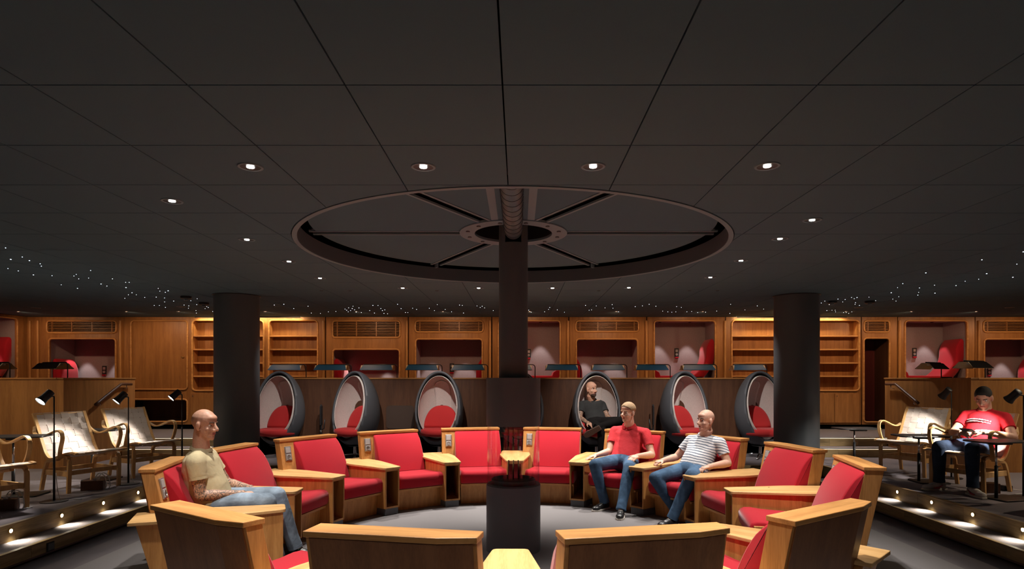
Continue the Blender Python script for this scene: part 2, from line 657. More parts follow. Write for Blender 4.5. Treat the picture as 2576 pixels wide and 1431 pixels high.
tiles = []
for i in range(-15, 16):
    for j in range(-4, 15):
        x0, y0 = X0 + i * TW, Y0 + j * TD
        if x0 + TW < XL - 0.1 or x0 > XR:
            continue
        y1 = min(y0 + TD, BACK + 0.02)
        if y0 > BACK - 0.05:
            continue
        p = tile_poly(x0 + 0.0035, x0 + TW - 0.0035, y0 + 0.0035, y1 - 0.0035)
        if p is None:
            continue
        yc, xc = y0 + TD / 2, x0 + TW / 2
        vis = yc > 1.6 and abs(xc) / yc < 0.95
        tiles.append((yc * yc if vis else 1e6 + yc, p))
tiles.sort(key=lambda t: t[0])
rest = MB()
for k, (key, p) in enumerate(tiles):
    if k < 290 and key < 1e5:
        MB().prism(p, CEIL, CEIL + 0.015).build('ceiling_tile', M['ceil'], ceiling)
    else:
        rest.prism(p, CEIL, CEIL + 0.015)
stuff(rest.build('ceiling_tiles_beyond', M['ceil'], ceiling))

# pin-point star lights in the ceiling
STARS = [(14, 623, 1), (27, 652, 3), (56, 646, 1), (74, 655, 2), (101, 663, 1), (104, 669, 1), (20, 675, 1), (46, 681, 1), (84, 691, 2), (131, 693, 1), (186, 694, 1), (192, 690, 1), (198, 701, 1), (223, 699, 1), (228, 680, 1), (254, 714, 2), (269, 719, 1), (283, 701, 1), (316, 710, 1), (325, 710, 1), (317, 723, 3), (332, 736, 2), (323, 741, 1), (343, 741, 1), (314, 750, 1), (364, 748, 1), (154, 716, 1), (195, 725, 2), (398, 725, 1), (402, 732, 1), (416, 735, 2), (423, 731, 3), (393, 747, 2), (414, 749, 1), (414, 759, 1), (388, 768, 2), (401, 768, 1), (416, 773, 2), (437, 757, 2), (463, 767, 2), (475, 769, 2), (474, 775, 1), (480, 756, 1), (495, 766, 2), (496, 751, 1), (493, 781, 1), (494, 787, 2), (520, 771, 1), (524, 773, 2), (516, 776, 1), (540, 770, 2), (535, 783, 1),
         (690, 767, 2), (714, 765, 3), (739, 776, 2), (775, 770, 2), (783, 787, 2), (806, 788, 1), (826, 784, 1), (845, 783, 1), (868, 777, 2), (872, 780, 3), (877, 774, 2), (882, 781, 2), (886, 776, 3), (876, 784, 2), (892, 779, 2), (896, 785, 2), (888, 770, 1), (903, 774, 2), (909, 786, 2), (938, 768, 3), (930, 781, 2), (942, 787, 3), (951, 768, 1), (958, 776, 2), (962, 781, 3), (968, 779, 2), (966, 788, 3), (975, 789, 2), (1000, 765, 2), (1009, 776, 2), (1020, 786, 2), (1026, 786, 1), (1038, 775, 1), (1048, 778, 2), (1080, 775, 1), (1093, 781, 1), (1100, 766, 1), (1120, 778, 1), (1136, 784, 2), (1156, 767, 2), (1166, 787, 3), (1163, 768, 1), (1200, 769, 1), (1213, 770, 2), (1208, 773, 1), (1219, 774, 1), (1241, 781, 1),
         (1330, 780, 2), (1336, 785, 2), (1370, 784, 2), (1383, 773, 2), (1380, 778, 1), (1402, 779, 2), (1420, 785, 1), (1473, 768, 2), (1482, 780, 1), (1488, 779, 1), (1500, 769, 1), (1522, 774, 1), (1540, 766, 2), (1542, 775, 1), (1556, 784, 3), (1598, 771, 2), (1616, 769, 2), (1633, 765, 2), (1650, 770, 2), (1667, 782, 1), (1680, 784, 1), (1690, 785, 1), (1702, 771, 1), (1700, 784, 1), (1714, 773, 1), (1728, 784, 2), (1740, 783, 1), (1755, 786, 1), (1775, 785, 2), (1803, 782, 2), (1838, 765, 1), (1836, 788, 2), (1874, 779, 1), (1905, 769, 2), (1921, 777, 1),
         (2066, 762, 2), (2075, 757, 1), (2086, 766, 2), (2080, 781, 3), (2093, 780, 1), (2101, 780, 1), (2102, 784, 1), (2108, 752, 2), (2126, 753, 2), (2120, 759, 1), (2122, 786, 1), (2129, 786, 1), (2135, 788, 2), (2143, 784, 1), (2142, 748, 1), (2149, 751, 2), (2156, 748, 3), (2152, 761, 2), (2151, 765, 1), (2162, 768, 2), (2186, 747, 1), (2203, 756, 1), (2242, 736, 3), (2246, 752, 1), (2254, 757, 1), (2261, 746, 1), (2258, 723, 1), (2271, 713, 2), (2309, 742, 2), (2311, 735, 1), (2313, 724, 2), (2329, 686, 3), (2351, 717, 1), (2352, 737, 3), (2405, 718, 2), (2428, 707, 1), (2462, 702, 1), (2470, 653, 2), (2482, 688, 3), (2548, 697, 3), (2558, 664, 1), (2574, 633, 2)]
for (sx, sy, k) in STARS:
    x, y = on_ceiling(sx, sy)
    MB().lathe([(0.0, CEIL - 0.004), (0.0022 + 0.0014 * k, CEIL - 0.003), (0.0022 + 0.0014 * k, CEIL - 0.0002)], 6, (x, y, 0)).build('star_light', M['star'], ceiling)

# ---------------------------------------------------------------- round hood over the fireplace
hood = thing('ceiling_hood', 'round recessed smoke hood with six wedge panels in the dark ceiling above the fireplace', 'hood', (PX, PY, CEIL))
MB().loft([[Vector((r * math.cos(2 * PI * a / 128), r * math.sin(2 * PI * a / 128), z)) for a in range(128)] for (r, z) in ((HR + 0.004, -0.006), (HR + 0.004, 0.012), (HR - 0.036, 0.012), (HR - 0.036, -0.006))], closed=True).build('rim', M['trim'], hood, auto=40)
MB().loft([[Vector((r * math.cos(2 * PI * a / 128), r * math.sin(2 * PI * a / 128), z)) for a in range(128)] for (r, z) in ((HR - 0.037, 0.0), (HR - 0.037, 0.14), (HR - 0.03, 0.14), (HR - 0.03, 0.0))], closed=True).build('skirt', M['column'], hood, auto=40)
ZP = 0.165
for k in range(6):
    a0, a1 = R(60 * k), R(60 * k + 60)
    gap = 0.075
    ro, ri = HR - 0.115, 0.50
    pts = [(ro * math.cos(a), ro * math.sin(a)) for a in np.linspace(a0 + gap / ro, a1 - gap / ro, 16)]
    pts += [(ri * math.cos(a), ri * math.sin(a)) for a in np.linspace(a1 - gap / ri, a0 + gap / ri, 8)]
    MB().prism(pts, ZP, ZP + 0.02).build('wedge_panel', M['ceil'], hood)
    m = Matrix.Rotation(a0, 4, 'Z')
    sp = MB().box(0.38, HR - 0.06, -0.036, 0.036, ZP + 0.03, ZP + 0.10, m).build('spoke', M['black'], hood)
    for s in (-1, 1):
        MB().box(0.40, HR - 0.05, s * 0.057 - 0.012, s * 0.057 + 0.012, ZP - 0.004, ZP + 0.012, m).build('flange', M['trim'], sp)
    if k in (1, 2, 4, 5):
        MB().box(HR - 0.10, HR - 0.04, -0.012, 0.012, 0.13, ZP + 0.03, m).build('bracket', M['trim'], sp)
MB().loft([[Vector((r * math.cos(2 * PI * a / 48), r * math.sin(2 * PI * a / 48), z)) for a in range(48)] for (r, z) in ((0.50, ZP - 0.012), (0.50, ZP + 0.01), (0.36, ZP + 0.01), (0.36, ZP - 0.012))], closed=True).build('hub_ring', M['trim'], hood, auto=40)
hubm = MB().loft([[Vector((r * math.cos(2 * PI * a / 48), r * math.sin(2 * PI * a / 48), z)) for a in range(48)] for (r, z) in ((0.36, ZP), (0.37, ZP + 0.16), (0.02, ZP + 0.16))], cap=False).build('hub_cup', M['black'], hood, auto=40)
for k in range(12):
    a = R(30 * k + 15)
    MB().lathe([(0.018, ZP - 0.02), (0.018, ZP - 0.012)], 8, (0.43 * math.cos(a), 0.43 * math.sin(a), 0)).build('bolt', M['column'], hood)
# spiral duct from the front rim into the slot of the flue
dz = 0.155
du = MB().tube([(0, -HR - 0.15, dz), (0, -0.16, dz), (0, -0.10, dz), (0, -0.05, dz + 0.01)], [0.082, 0.082, 0.075, 0.05], 24).build('duct', M['duct'], hood, smooth=True)
for k in range(13):
    y = -HR + 0.02 + k * 0.14
    t = [(0.0835 * math.cos(a), y + 0.012 * a / PI, dz + 0.0835 * math.sin(a)) for a in np.linspace(0, 2 * PI, 25)]
    MB().tube(t, 0.0025, 4, up=(0, 1, 0.02)).build('seam', M['duct'], du)
for s in (-1, 1):
    MB().box(s * 0.155 - 0.03, s * 0.155 + 0.03, -HR + 0.12, -0.36, ZP - 0.003, ZP + 0.01).build('duct_flange', M['trim'], hood)


# ---------------------------------------------------------------- recessed downlights
def downlight(px, py, label, lit=True, aim=None, power=100, r=0.07):
    x, y = on_ceiling(px, py)
    t = thing('downlight', label, 'ceiling light', (x, y, CEIL), 0, 'recessed downlights')
    MB().loft([[Vector((q * math.cos(2 * PI * a / 24), q * math.sin(2 * PI * a / 24), z)) for a in range(24)] for (q, z) in ((r, -0.001), (r * 0.96, -0.006), (r * 0.80, -0.006), (r * 0.78, 0.013), (r, 0.013))], closed=True).build('trim_ring', M['trim'], t, auto=40)
    MB().loft([[Vector((q * math.cos(2 * PI * a / 24), q * math.sin(2 * PI * a / 24), z)) for a in range(24)] for (q, z) in ((r * 0.80, -0.005), (r * 0.6, -0.0022), (r * 0.45, -0.0016), (0.002, -0.0015))], cap=False).build('reflector', M['black'], t, smooth=True)
    MB().lathe([(0.0, -0.0062), (r * 0.29, -0.0057), (r * 0.29, -0.003)], 20, (0, 0, 0)).build('bulb', M['lamp'] if lit else M['chrome'], t)
    if lit:
        tg = aim if aim is not None else (x, y, 0)
        l = spot('downlight_beam', (x, y, CEIL - 0.012), tg, power, 72, 0.65, WHITE, 0.028)
        l.parent = t
        l.location = (0, 0, -0.012)
    return t


DL = [(630, 419, 'lit downlight at the corner of the front row, on the tattooed-man side of the hood'),
      (1065, 419, 'lit downlight above the near rim of the round hood, beside the ceiling joint'),
      (1492, 418, 'lit downlight above the near rim of the round hood, next to the flue duct'),
      (1930, 417, 'lit downlight at the corner of the front row, on the striped-shirt side of the hood'),
      (433, 505, 'lit downlight first in the side row above the tattooed man'),
      (2043, 553, 'lit downlight first in the side row above the seat by the opening'),
      (621, 602, 'lit downlight second in the side row past the hood rim, above the tattooed man'),
      (1962, 600, 'lit downlight second in the side row past the hood rim, striped-shirt side'),
      (727, 657, 'lit downlight third in the side row, tattooed-man side'),
      (1864, 655, 'lit downlight third in the side row, striped-shirt side'),
      (805, 699, 'lit downlight last in the side row, tattooed-man side'),
      (1787, 697, 'lit downlight last in the side row, striped-shirt side'),
      (1013, 724, 'lit downlight in the back row, first from the tattooed-man side'),
      (1204, 724, 'lit downlight in the back row, next to the flue on the tattooed-man side'),
      (1390, 724, 'lit downlight in the back row, next to the flue on the polo-shirt side'),
      (1582, 723, 'lit downlight in the back row above the man in the polo shirt')]
for (dx, dy, lab) in DL:
    x, y = on_ceiling(dx, dy)
    vx, vy = x - PX, y - PY
    q = math.hypot(vx, vy)
    s = 2.34 / q
    downlight(dx, dy, lab, True, (PX + vx * s, PY + vy * s, 0.35), P_SPOT * (1.0 if dy > 705 else 0.85 if dy < 460 else 0.60))
for (dx, dy, lab) in ((455, 771, 'dim glinting downlight over the stairs, on the tattooed-man side'), (2160, 773, 'dim glinting downlight past the column over the stairs, by the small vent'),
                      (90, 774, 'unlit downlight above the gallery corner'), (2540, 773, 'unlit downlight above the gallery parapet lamps')):
    t = downlight(dx, dy, lab, False)
    if dx in (455, 2160):
        l = spot('downlight_beam', (0, 0, 0), (0, 0, -1), 70, 120, 0.7, WHITE, 0.03)
        l.parent = t
        l.location = (0, 0, -0.012)
for (x, y, lab) in ((-7.3, 7.3, 'added fill light off the side of the row of woven chairs, over the parapet corner'), (-7.2, 5.3, 'added fill light off the side of the row of woven chairs, over the cropped chair'),
                    (7.2, 7.1, 'added fill light beyond the phone user, over the parapet corner'), (7.2, 5.2, 'added fill light beyond the phone user, nearer the steps')):
    t = thing('downlight', lab, 'ceiling light', (x, y, CEIL), 0, 'recessed downlights')  # added fill lamp out of view, brightens platform and side parapets
    MB().loft([[Vector((q * math.cos(2 * PI * a / 24), q * math.sin(2 * PI * a / 24), z)) for a in range(24)] for (q, z) in ((0.07, -0.001), (0.067, -0.006), (0.056, -0.006), (0.055, 0.013), (0.07, 0.013))], closed=True).build('trim_ring', M['trim'], t, auto=40)
    MB().lathe([(0.0, -0.004), (0.055, -0.003), (0.055, 0.0)], 20).build('bulb', M['lamp'], t)
    l = spot('downlight_beam', (0, 0, 0), (0, 0, -1), P_PLAT_FILL, 140, 0.6, WARM, 0.03)
    l.parent = t
    l.location = (0, 0, -0.012)


for (x, y, lab) in ((-2.6, 0.4, 'added fill light behind the viewpoint, tattooed-man side'), (0.0, 0.4, 'added fill light right above the viewpoint'), (2.6, 0.4, 'added fill light behind the viewpoint, phone-user side')):
    t = thing('downlight', lab, 'ceiling light', (x, y, CEIL), 0, 'recessed downlights')  # added fill lamp out of view, brightens the near seat backs
    MB().loft([[Vector((q * math.cos(2 * PI * a / 24), q * math.sin(2 * PI * a / 24), z)) for a in range(24)] for (q, z) in ((0.07, -0.001), (0.067, -0.006), (0.056, -0.006), (0.055, 0.013), (0.07, 0.013))], closed=True).build('trim_ring', M['trim'], t, auto=40)
    MB().lathe([(0.0, -0.004), (0.055, -0.003), (0.055, 0.0)], 20).build('bulb', M['lamp'], t)
    l = spot('downlight_beam', (0, 0, 0), (0, 0, -1), P_REAR_FILL, 130, 0.7, WHITE, 0.03)
    l.parent = t
    l.location = (0, 0, -0.012)


def sensor(px, py, label):
    x, y = on_ceiling(px, py)
    t = thing('smoke_detector', label, 'detector', (x, y, CEIL))
    MB().lathe([(0.075, 0.0), (0.075, -0.03), (0.06, -0.04), (0.0, -0.04)], 20).build('base', M['black'], t, auto=40)
    MB().lathe([(0.03, -0.04), (0.03, -0.06), (0.0, -0.064)], 16).build('sensor_head', M['trim'], t, auto=40)


sensor(468, 745, 'dark ceiling detector further from the grey column, over the stairs')
sensor(513, 761, 'dark ceiling detector closer to the grey column, over the stairs')
sensor(2093, 757, 'dark ceiling detector just past the grey column near the lit bookcase')
sensor(2188, 757, 'dark ceiling detector over the doorway with the small vent')


# ---------------------------------------------------------------- two round columns
def column(px, label):
    Y = 8.86
    x = (px - CX) * Y / F
    t = thing('column', label, 'column', (x, Y, 0))
    MB().lathe([(0.305, 0.0), (0.305, CEIL - 0.001)], 64).build('shaft', M['column'], t, auto=40)
    MB().lathe([(0.316, 0.0), (0.316, 0.12), (0.306, 0.125)], 64).build('base', M['black'], t, auto=40)
    MB().loft([[Vector((q * math.cos(2 * PI * a / 64), q * math.sin(2 * PI * a / 64), z)) for a in range(64)] for (q, z) in ((0.306, CEIL - 0.012), (0.322, CEIL - 0.006), (0.322, CEIL - 0.0005), (0.306, CEIL - 0.0005))], closed=True).build('collar', M['black'], t, auto=40)


column(596, 'thick round dark grey column behind the tattooed man')
column(2003.5, 'thick round dark grey column before the bookcase on the striped-shirt side')

# ---------------------------------------------------------------- fireplace in the middle of the ring
fire = thing('fireplace', 'round black steel fireplace with a clear glass cylinder and tall flue in the ring centre', 'fireplace', (PX, PY, 0))
RF = 0.2515
MB().lathe([(RF, 0.0), (RF, 0.61), (RF - 0.012, 0.622), (0.20, 0.622), (0.17, 0.56), (0.0, 0.56)], 72).build('plinth', M['column'], fire, auto=40)
ring = lambda r, z, n=72: [Vector((r * math.cos(2 * PI * a / n), r * math.sin(2 * PI * a / n), z)) for a in range(n)]
MB().loft([ring(0.243, 0.6225), ring(0.243, 1.165), ring(0.238, 1.165), ring(0.238, 0.6225)], closed=True).build('glass_cylinder', M['glass'], fire, auto=40)
MB().loft([ring(RF, 1.16), ring(RF, 1.598), ring(0.14, 1.6), ring(0.14, 1.588), ring(RF - 0.006, 1.585), ring(RF - 0.006, 1.16)], closed=True).build('smoke_collar', M['column'], fire, auto=40)
MB().lathe([(0.20, 0.6), (0.205, 0.66), (0.195, 0.668), (0.17, 0.64), (0.0, 0.635)], 48).build('burner_bowl', M['black'], fire, auto=40)
rods = None
for k in range(3):
    a = R(90 * k - 180)
    MB().tube([(0.045 * (k - 1), 0.10, 0.63), (0.045 * (k - 1), 0.10, 0.82)], 0.006, 8).build('burner_rod', M['black'], fire, smooth=True)
# flue with a slot that the duct enters
fl = MB()
n = 48
slot = 0.075
zs0, zs1 = EYE + (CY - 608) * (PY - 0.13) / F, EYE + (CY - 545) * (PY - 0.13) / F
prof_a = [2 * PI * a / n for a in range(n)]
fl.lathe([(0.1345, 1.59), (0.1345, zs0)], n)
flue = fl.build('flue', M['column'], fire, auto=40)
arc = [a for a in np.linspace(R(-90) + math.asin(slot / 0.1345), R(270) - math.asin(slot / 0.1345), 48)]
up = MB()
pts = [(0.1345 * math.cos(a), 0.1345 * math.sin(a)) for a in arc] + [(0.125 * math.cos(a), 0.125 * math.sin(a)) for a in reversed(arc)]
k = len(pts)
vs = [(x, y, zs0) for x, y in pts] + [(x, y, zs1 + 0.02) for x, y in pts]
h = k // 2
fs = [(i, i + 1, k + i + 1, k + i) for i in range(k - 1)] + [(k - 1, 0, k, 2 * k - 1)]
fs += [(i, k - 1 - i, k - 2 - i, i + 1) for i in range(h - 1)] + [(k + i, k + i + 1, 2 * k - 2 - i, 2 * k - 1 - i) for i in range(h - 1)]
up.add(vs, fs)
up.build('slotted_flue', M['column'], fire, auto=40)


# ---------------------------------------------------------------- step lights in the upper riser
def step_light(s, y, label):
    x = s * (SX - 0.021)
    t = thing('step_light', label, 'step light', (x, y, 0.245), 0, 'round lights in the step risers')
    m = Matrix.Rotation(-s * PI / 2, 4, 'Y')
    MB().lathe([(0.026, 0.0), (0.026, 0.005), (0.018, 0.006)], 16, mat=m).build('bezel', M['brass'], t, auto=40)
    MB().lathe([(0.0175, 0.002), (0.017, 0.0075), (0.0, 0.009)], 12, mat=m).build('lens', M['lamp_warm'], t)
    l = spot('step_beam', (0, 0, 0), (0, 0, -1), P_STEP, 125, 0.8, (1.0, 0.90, 0.70), 0.015)
    l.parent = t
    l.location = (-s * 0.035, 0, 0.0)
    l.rotation_euler = Vector((-s * 0.62, 0, -1)).to_track_quat('-Z', 'Y').to_euler()


for i in range(5):
    o_ = ('first', 'second', 'third', 'fourth', 'fifth')[i]
    step_light(-1, 7.25 - 0.605 * i, o_ + ' step light from the tattooed man, below the woven chairs')
    step_light(1, 7.29 - 0.605 * i, o_ + ' step light from the stairs end, below the phone user')
t = thing('floor_socket', 'small black socket box in the lower step riser below the woven chairs', 'socket', (-4.28, 6.0, 0.075))
c = at(101, 1378, 1545 * 4.3 / 1204)
t.location = (-SX + 0.29 + 0.001, c.y, 0.085)
MB().box(0, 0.026, -0.045, 0.045, -0.04, 0.04).build('box', M['black'], t, bevel=0.004)
MB().box(0.026, 0.03, -0.035, 0.035, -0.03, 0.03).build('lid', M['column'], t, bevel=0.002)


# ---------------------------------------------------------------- handrails on the stair side panels
def handrail(sx, label, pts_px, x):
    t = thing('handrail', label, 'handrail', (x, 9.6, 1.35))
    P = []
    for (px, py) in pts_px:
        Y = F * x / (px - CX)
        P.append(Vector((x - sx * 0.06, Y, EYE - (py - CY) * Y / F)) - Vector((x, 9.6, 1.35)))
    Q = [P[0], P[1], P[1].lerp(P[2], 0.1)]
    for k in range(1, 9):
        Q.append(P[1].lerp(P[2], 0.1 + 0.9 * k / 8))
    MB().tube(Q, 0.022, 12).build('rail', M['dark_oak_z'], t, smooth=True)
    for q in (P[0].lerp(P[1], 0.5), P[1].lerp(P[2], 0.82)):
        b = MB()
        b.tube([q + Vector((0, 0, -0.02)), q + Vector((0, 0, -0.06)), q + Vector((sx * 0.02, 0, -0.075)), q + Vector((sx * 0.06, 0, -0.075))], 0.006, 8)
        b.build('bracket', M['chrome'], t, smooth=True)


handrail(-1, 'dark wooden handrail sloping down the stair side panel behind the woven chairs', [(322, 966), (296, 966), (230, 1018)], LX)
handrail(1, 'dark wooden handrail sloping down the stair side panel behind the phone user', [(2238, 966), (2262, 966), (2320, 1014)], RX)
# ================================================================ ring of built-in armchairs around the fireplace
RB = 2.45            # radius of each chair's own origin
LEAN = 0.21


def ring_xy(deg, r):
    a = R(deg)
    return PX + r * math.sin(a), PY + r * math.cos(a)


def socket_plate(parent, c, n_up):
    """double outlet plate on a surface with centre c; n_up tilts it back by the lean"""
    m = Matrix.Translation(c) @ Matrix.Rotation(-math.atan(LEAN), 4, 'X')
    sp = MB().box(-0.041, 0.041, -0.008, 0.004, -0.082, 0.082, m).build('socket_plate', M['alu'], parent, bevel=0.003)
    MB().box(-0.031, 0.031, -0.012, -0.006, 0.006, 0.072, m).build('blank_cover', M['plate_grey'], sp, bevel=0.002)
    MB().box(-0.031, 0.031, -0.012, -0.006, -0.072, -0.006, m).build('socket_cover', M['plate_grey'], sp, bevel=0.002)
    mm = m @ Matrix.Translation((0, -0.0125, -0.039)) @ Matrix.Rotation(PI / 2, 4, 'X')
    MB().lathe([(0.024, -0.001), (0.024, 0.0025), (0.021, 0.0025), (0.019, -0.0005), (0.0, -0.0005)], 20, mat=mm).build('outlet', M['alu'], sp, auto=40)
    return sp


def make_seat():
    t = thing('ring_armchair', '', 'armchair', (0, 0, 0), 0, 'red armchairs built in a ring')
    y0 = 2.88 - RB                                     # front edge of the cap rail
    T1, T2 = 0.158, 0.115
    xr, xl, xc = -0.455, 0.345, -0.288
    o = 0.006
    cap = [(xl + o, y0), (xl + o, y0 + T1 + o), (xc, y0 + T1 + o), (xr - o, y0 + T2 + o), (xr - o, y0)]
    MB().prism(cap, 0.872, 0.90).build('cap_rail', M['oak_x'], t, bevel=0.004)
    sl = [(xl, y0 + 0.012), (xl, y0 + T1 - 0.012), (xc, y0 + T1 - 0.012), (xr, y0 + T2 - 0.012), (xr, y0 + 0.012)]
    MB().prism(sl, 0.10, 0.872, (0, LEAN), 0.872).build('back_board', M['oak_z'], t, bevel=0.002)
    ye = y0 + T2 - 0.012 + (T1 - T2) * 0.016 / (xc - xr)
    rp = [(xl - 0.02, y0 + T1 - 0.013), (xl - 0.02, y0 + T1 - 0.004), (xc - 0.001, y0 + T1 - 0.004), (xr + 0.014, ye + 0.008), (xr + 0.016, ye - 0.001), (xc, y0 + T1 - 0.013)]
    MB().prism(rp, 0.11, 0.868, (0, LEAN), 0.872).build('rear_panel', M['rear_z'], t, bevel=0.001)
    # back cushion: side profile (y, z), slightly crowned
    b = MB()
    front = []
    top, bot = 0.862, 0.40
    for k in range(13):
        u = k / 12
        z = top + (bot - top) * u
        bulge = 0.012 + 0.15 * (1 - math.exp(-3.0 * u)) * 0.80 + 0.035 * u
        if u < 0.09:
            bulge *= 0.25 + 0.75 * (u / 0.09)
        front.append((y0 + 0.012 - LEAN * (0.872 - z) - bulge, z))
    back = [(y0 + 0.014 - LEAN * (0.872 - z), z) for (_y, z) in reversed(front)]
    prof = front + back
    xs = [-0.278, -0.272, -0.255, 0.32, 0.337, 0.343]
    dn = [0.012, 0.004, 0.0, 0.0, 0.004, 0.012]
    rings = []
    for x, d in zip(xs, dn):
        r_ = []
        for i, (y, z) in enumerate(prof):
            f_ = i < len(front)
            r_.append(Vector((x, y + (d if f_ else 0), z - (d * 0.7 if z > 0.8 else 0))))
        rings.append(r_)
    b.loft(rings)
    b.build('back_cushion', M['red'], t, auto=50)
    # seat cushion: rolled front
    yf = 2.03 - RB
    yb = y0 - LEAN * 0.45 - 0.05
    prof = [(yb, 0.385), (yb - 0.1, 0.395), (yf + 0.20, 0.418), (yf + 0.10, 0.432), (yf + 0.05, 0.430), (yf + 0.015, 0.415), (yf, 0.385), (yf + 0.002, 0.34), (yf + 0.012, 0.295), (yf + 0.03, 0.276), (yf + 0.10, 0.272), (yb, 0.272)]
    cy = sum(p[0] for p in prof) / len(prof)
    cz = 0.35
    rings = []
    for x, d in ((-0.279, 0.016), (-0.272, 0.005), (-0.255, 0.0), (0.32, 0.0), (0.337, 0.005), (0.344, 0.016)):
        rings.append([Vector((x, y + d * (1 if y < cy else -0.2), z + (-d if z > cz else d * 0.6))) for (y, z) in prof])
    MB().loft(rings).build('seat_cushion', M['red'], t, auto=50)
    MB().box(-0.275, 0.34, yf + 0.03, yb, 0.245, 0.270).build('seat_rail', M['oak_x'], t, bevel=0.003)
    MB().prism([(-0.27, yf + 0.10), (0.335, yf + 0.10), (0.335, yf + 0.12), (-0.27, yf + 0.12)], 0.0, 0.245, (0, -0.10), 0.245).build('front_panel', M['oak_panel_z'], t)
    # outlet on the post beside the cushion
    zc = 0.735
    socket_plate(t, (-0.366, y0 + 0.012 - LEAN * (0.872 - zc) - 0.004, zc), 0)
    return t


def make_arm():
    t = thing('armrest_table', '', 'side table', (0, 0, 0), 0, 'oak armrest tables of the ring')
    g_ = lambda r: r - RB
    hw = lambda r: r * math.sin(R(11.25)) - 0.3125
    # table top
    top = [(-0.108, g_(1.985)), (0.108, g_(1.985)), (0.205, g_(2.60)), (0.205, g_(2.72)), (0.185, g_(3.05)), (-0.185, g_(3.05)), (-0.205, g_(2.72)), (-0.205, g_(2.60))]

    def rounded(poly, idx, r):
        out = []
        n = len(poly)
        for i, p in enumerate(poly):
            if i not in idx:
                out.append(p)
                continue
            p = Vector(p)
            a = (Vector(poly[i - 1]) - p).normalized()
            c = (Vector(poly[(i + 1) % n]) - p).normalized()
            for k in range(5):
                u = k / 4
                q = p + a * r * (1 - u) ** 2 + c * r * u ** 2
                out.append((q.x, q.y))
        return out
    MB().prism(rounded(top, (0, 1, 2, 7), 0.035), 0.535, 0.562).build('table_top', M['oak_top'], t, bevel=0.006, seg=3)
    # hollow cabinet body
    ri, ro = 2.005, 3.0
    w0, w1 = 0.096, 0.182
    rm = 2.60
    for s in (-1, 1):
        poly = [(s * w0, g_(ri)), (s * w1, g_(rm)), (s * 0.165, g_(ro)), (s * 0.145, g_(ro)), (s * (w1 - 0.02), g_(rm)), (s * (w0 - 0.018), g_(ri))]
        lo = [(x, y - (0.12 if y > g_(rm) + 0.05 else 0.0)) for x, y in poly]
        MB().loft([[Vector((x, y, 0.085)) for x, y in lo], [Vector((x, y, 0.535)) for x, y in poly]]).build('side_panel', M['oak_panel_z'], t, bevel=0.0015)
    ip = [(-0.078, g_(ri + 0.004)), (0.078, g_(ri + 0.004)), (0.155, g_(rm)), (0.14, g_(2.75)), (-0.14, g_(2.75)), (-0.155, g_(rm))]
    MB().prism(ip, 0.085, 0.105).build('cabinet_floor', M['oak_y'], t)
    MB().prism([(-0.077, g_(ri + 0.004)), (0.077, g_(ri + 0.004)), (0.077, g_(ri + 0.02)), (-0.077, g_(ri + 0.02))], 0.515, 0.535).build('top_rail', M['oak_x'], t)
    MB().box(-0.15, 0.15, g_(2.70), g_(2.72), 0.105, 0.535).build('divider', M['dark_oak_z'], t)
    MB().prism([(-0.145, g_(ro)), (0.145, g_(ro)), (0.145, g_(ro) - 0.02), (-0.145, g_(ro) - 0.02)], 0.085, 0.535, (0, 0.267), 0.535).build('outer_panel', M['oak_z'], t)
    k0 = [(-0.085, g_(ri + 0.012)), (0.085, g_(ri + 0.012)), (0.165, g_(rm)), (0.15, g_(ro - 0.16)), (-0.15, g_(ro - 0.16)), (-0.165, g_(rm))]
    MB().prism(k0, 0.0, 0.085).build('toe_kick', M['column'], t)
    return t


SEATS = [(11.25, 'empty red ring armchair beside the polo-shirt man, next to the glass fireplace'),
         (33.75, 'red ring armchair in which the man in the red polo shirt sits'),
         (56.25, 'red ring armchair in which the man in the striped shirt sits'),
         (78.75, 'empty red ring armchair just beside the man in the striped shirt'),
         (101.25, 'empty red ring armchair second along from the striped-shirt man, at the ring opening'),
         (146.25, 'ring armchair seen obliquely from behind across the opening from the empty red seats'),
         (168.75, 'ring armchair showing its wooden back below the men in polo and striped shirts'),
         (-11.25, 'empty red ring armchair half hidden by the glass cylinder, fourth from the tattooed man'),
         (-33.75, 'empty red ring armchair third along from the tattooed man'),
         (-56.25, 'empty red ring armchair second along from the tattooed man'),
         (-78.75, 'empty red ring armchair right behind the tattooed man, next to his'),
         (-101.25, 'red ring armchair in which the tattooed man in the beige shirt sits'),
         (-146.25, 'ring armchair seen from behind, its cap rail in front of the tattooed man'),
         (-168.75, 'ring armchair showing its wooden back beside the tattooed man and his shoes')]
seat0 = make_seat()
arm0 = make_arm()
bpy.context.view_layer.update()
for i, (deg, lab) in enumerate(SEATS):
    x, y = ring_xy(deg, RB)
    s = seat0 if i == 0 else dup(seat0)
    s.location = (x, y, 0)
    s.rotation_euler = (0, 0, -R(deg))
    s['label'] = lab
for s in bpy.data.objects:
    if s.get('label', '').startswith(('empty red ring armchair second along from the striped', 'ring armchair seen from behind in front of the tattooed')):
        MB().prism([(2.10 - RB, 0.0), (2.62 - RB, 0.0), (2.70 - RB, 0.40), (2.06 - RB, 0.40)], 0.346, 0.366, axis='x').build('end_panel', M['oak_panel_z'], s, bevel=0.003)
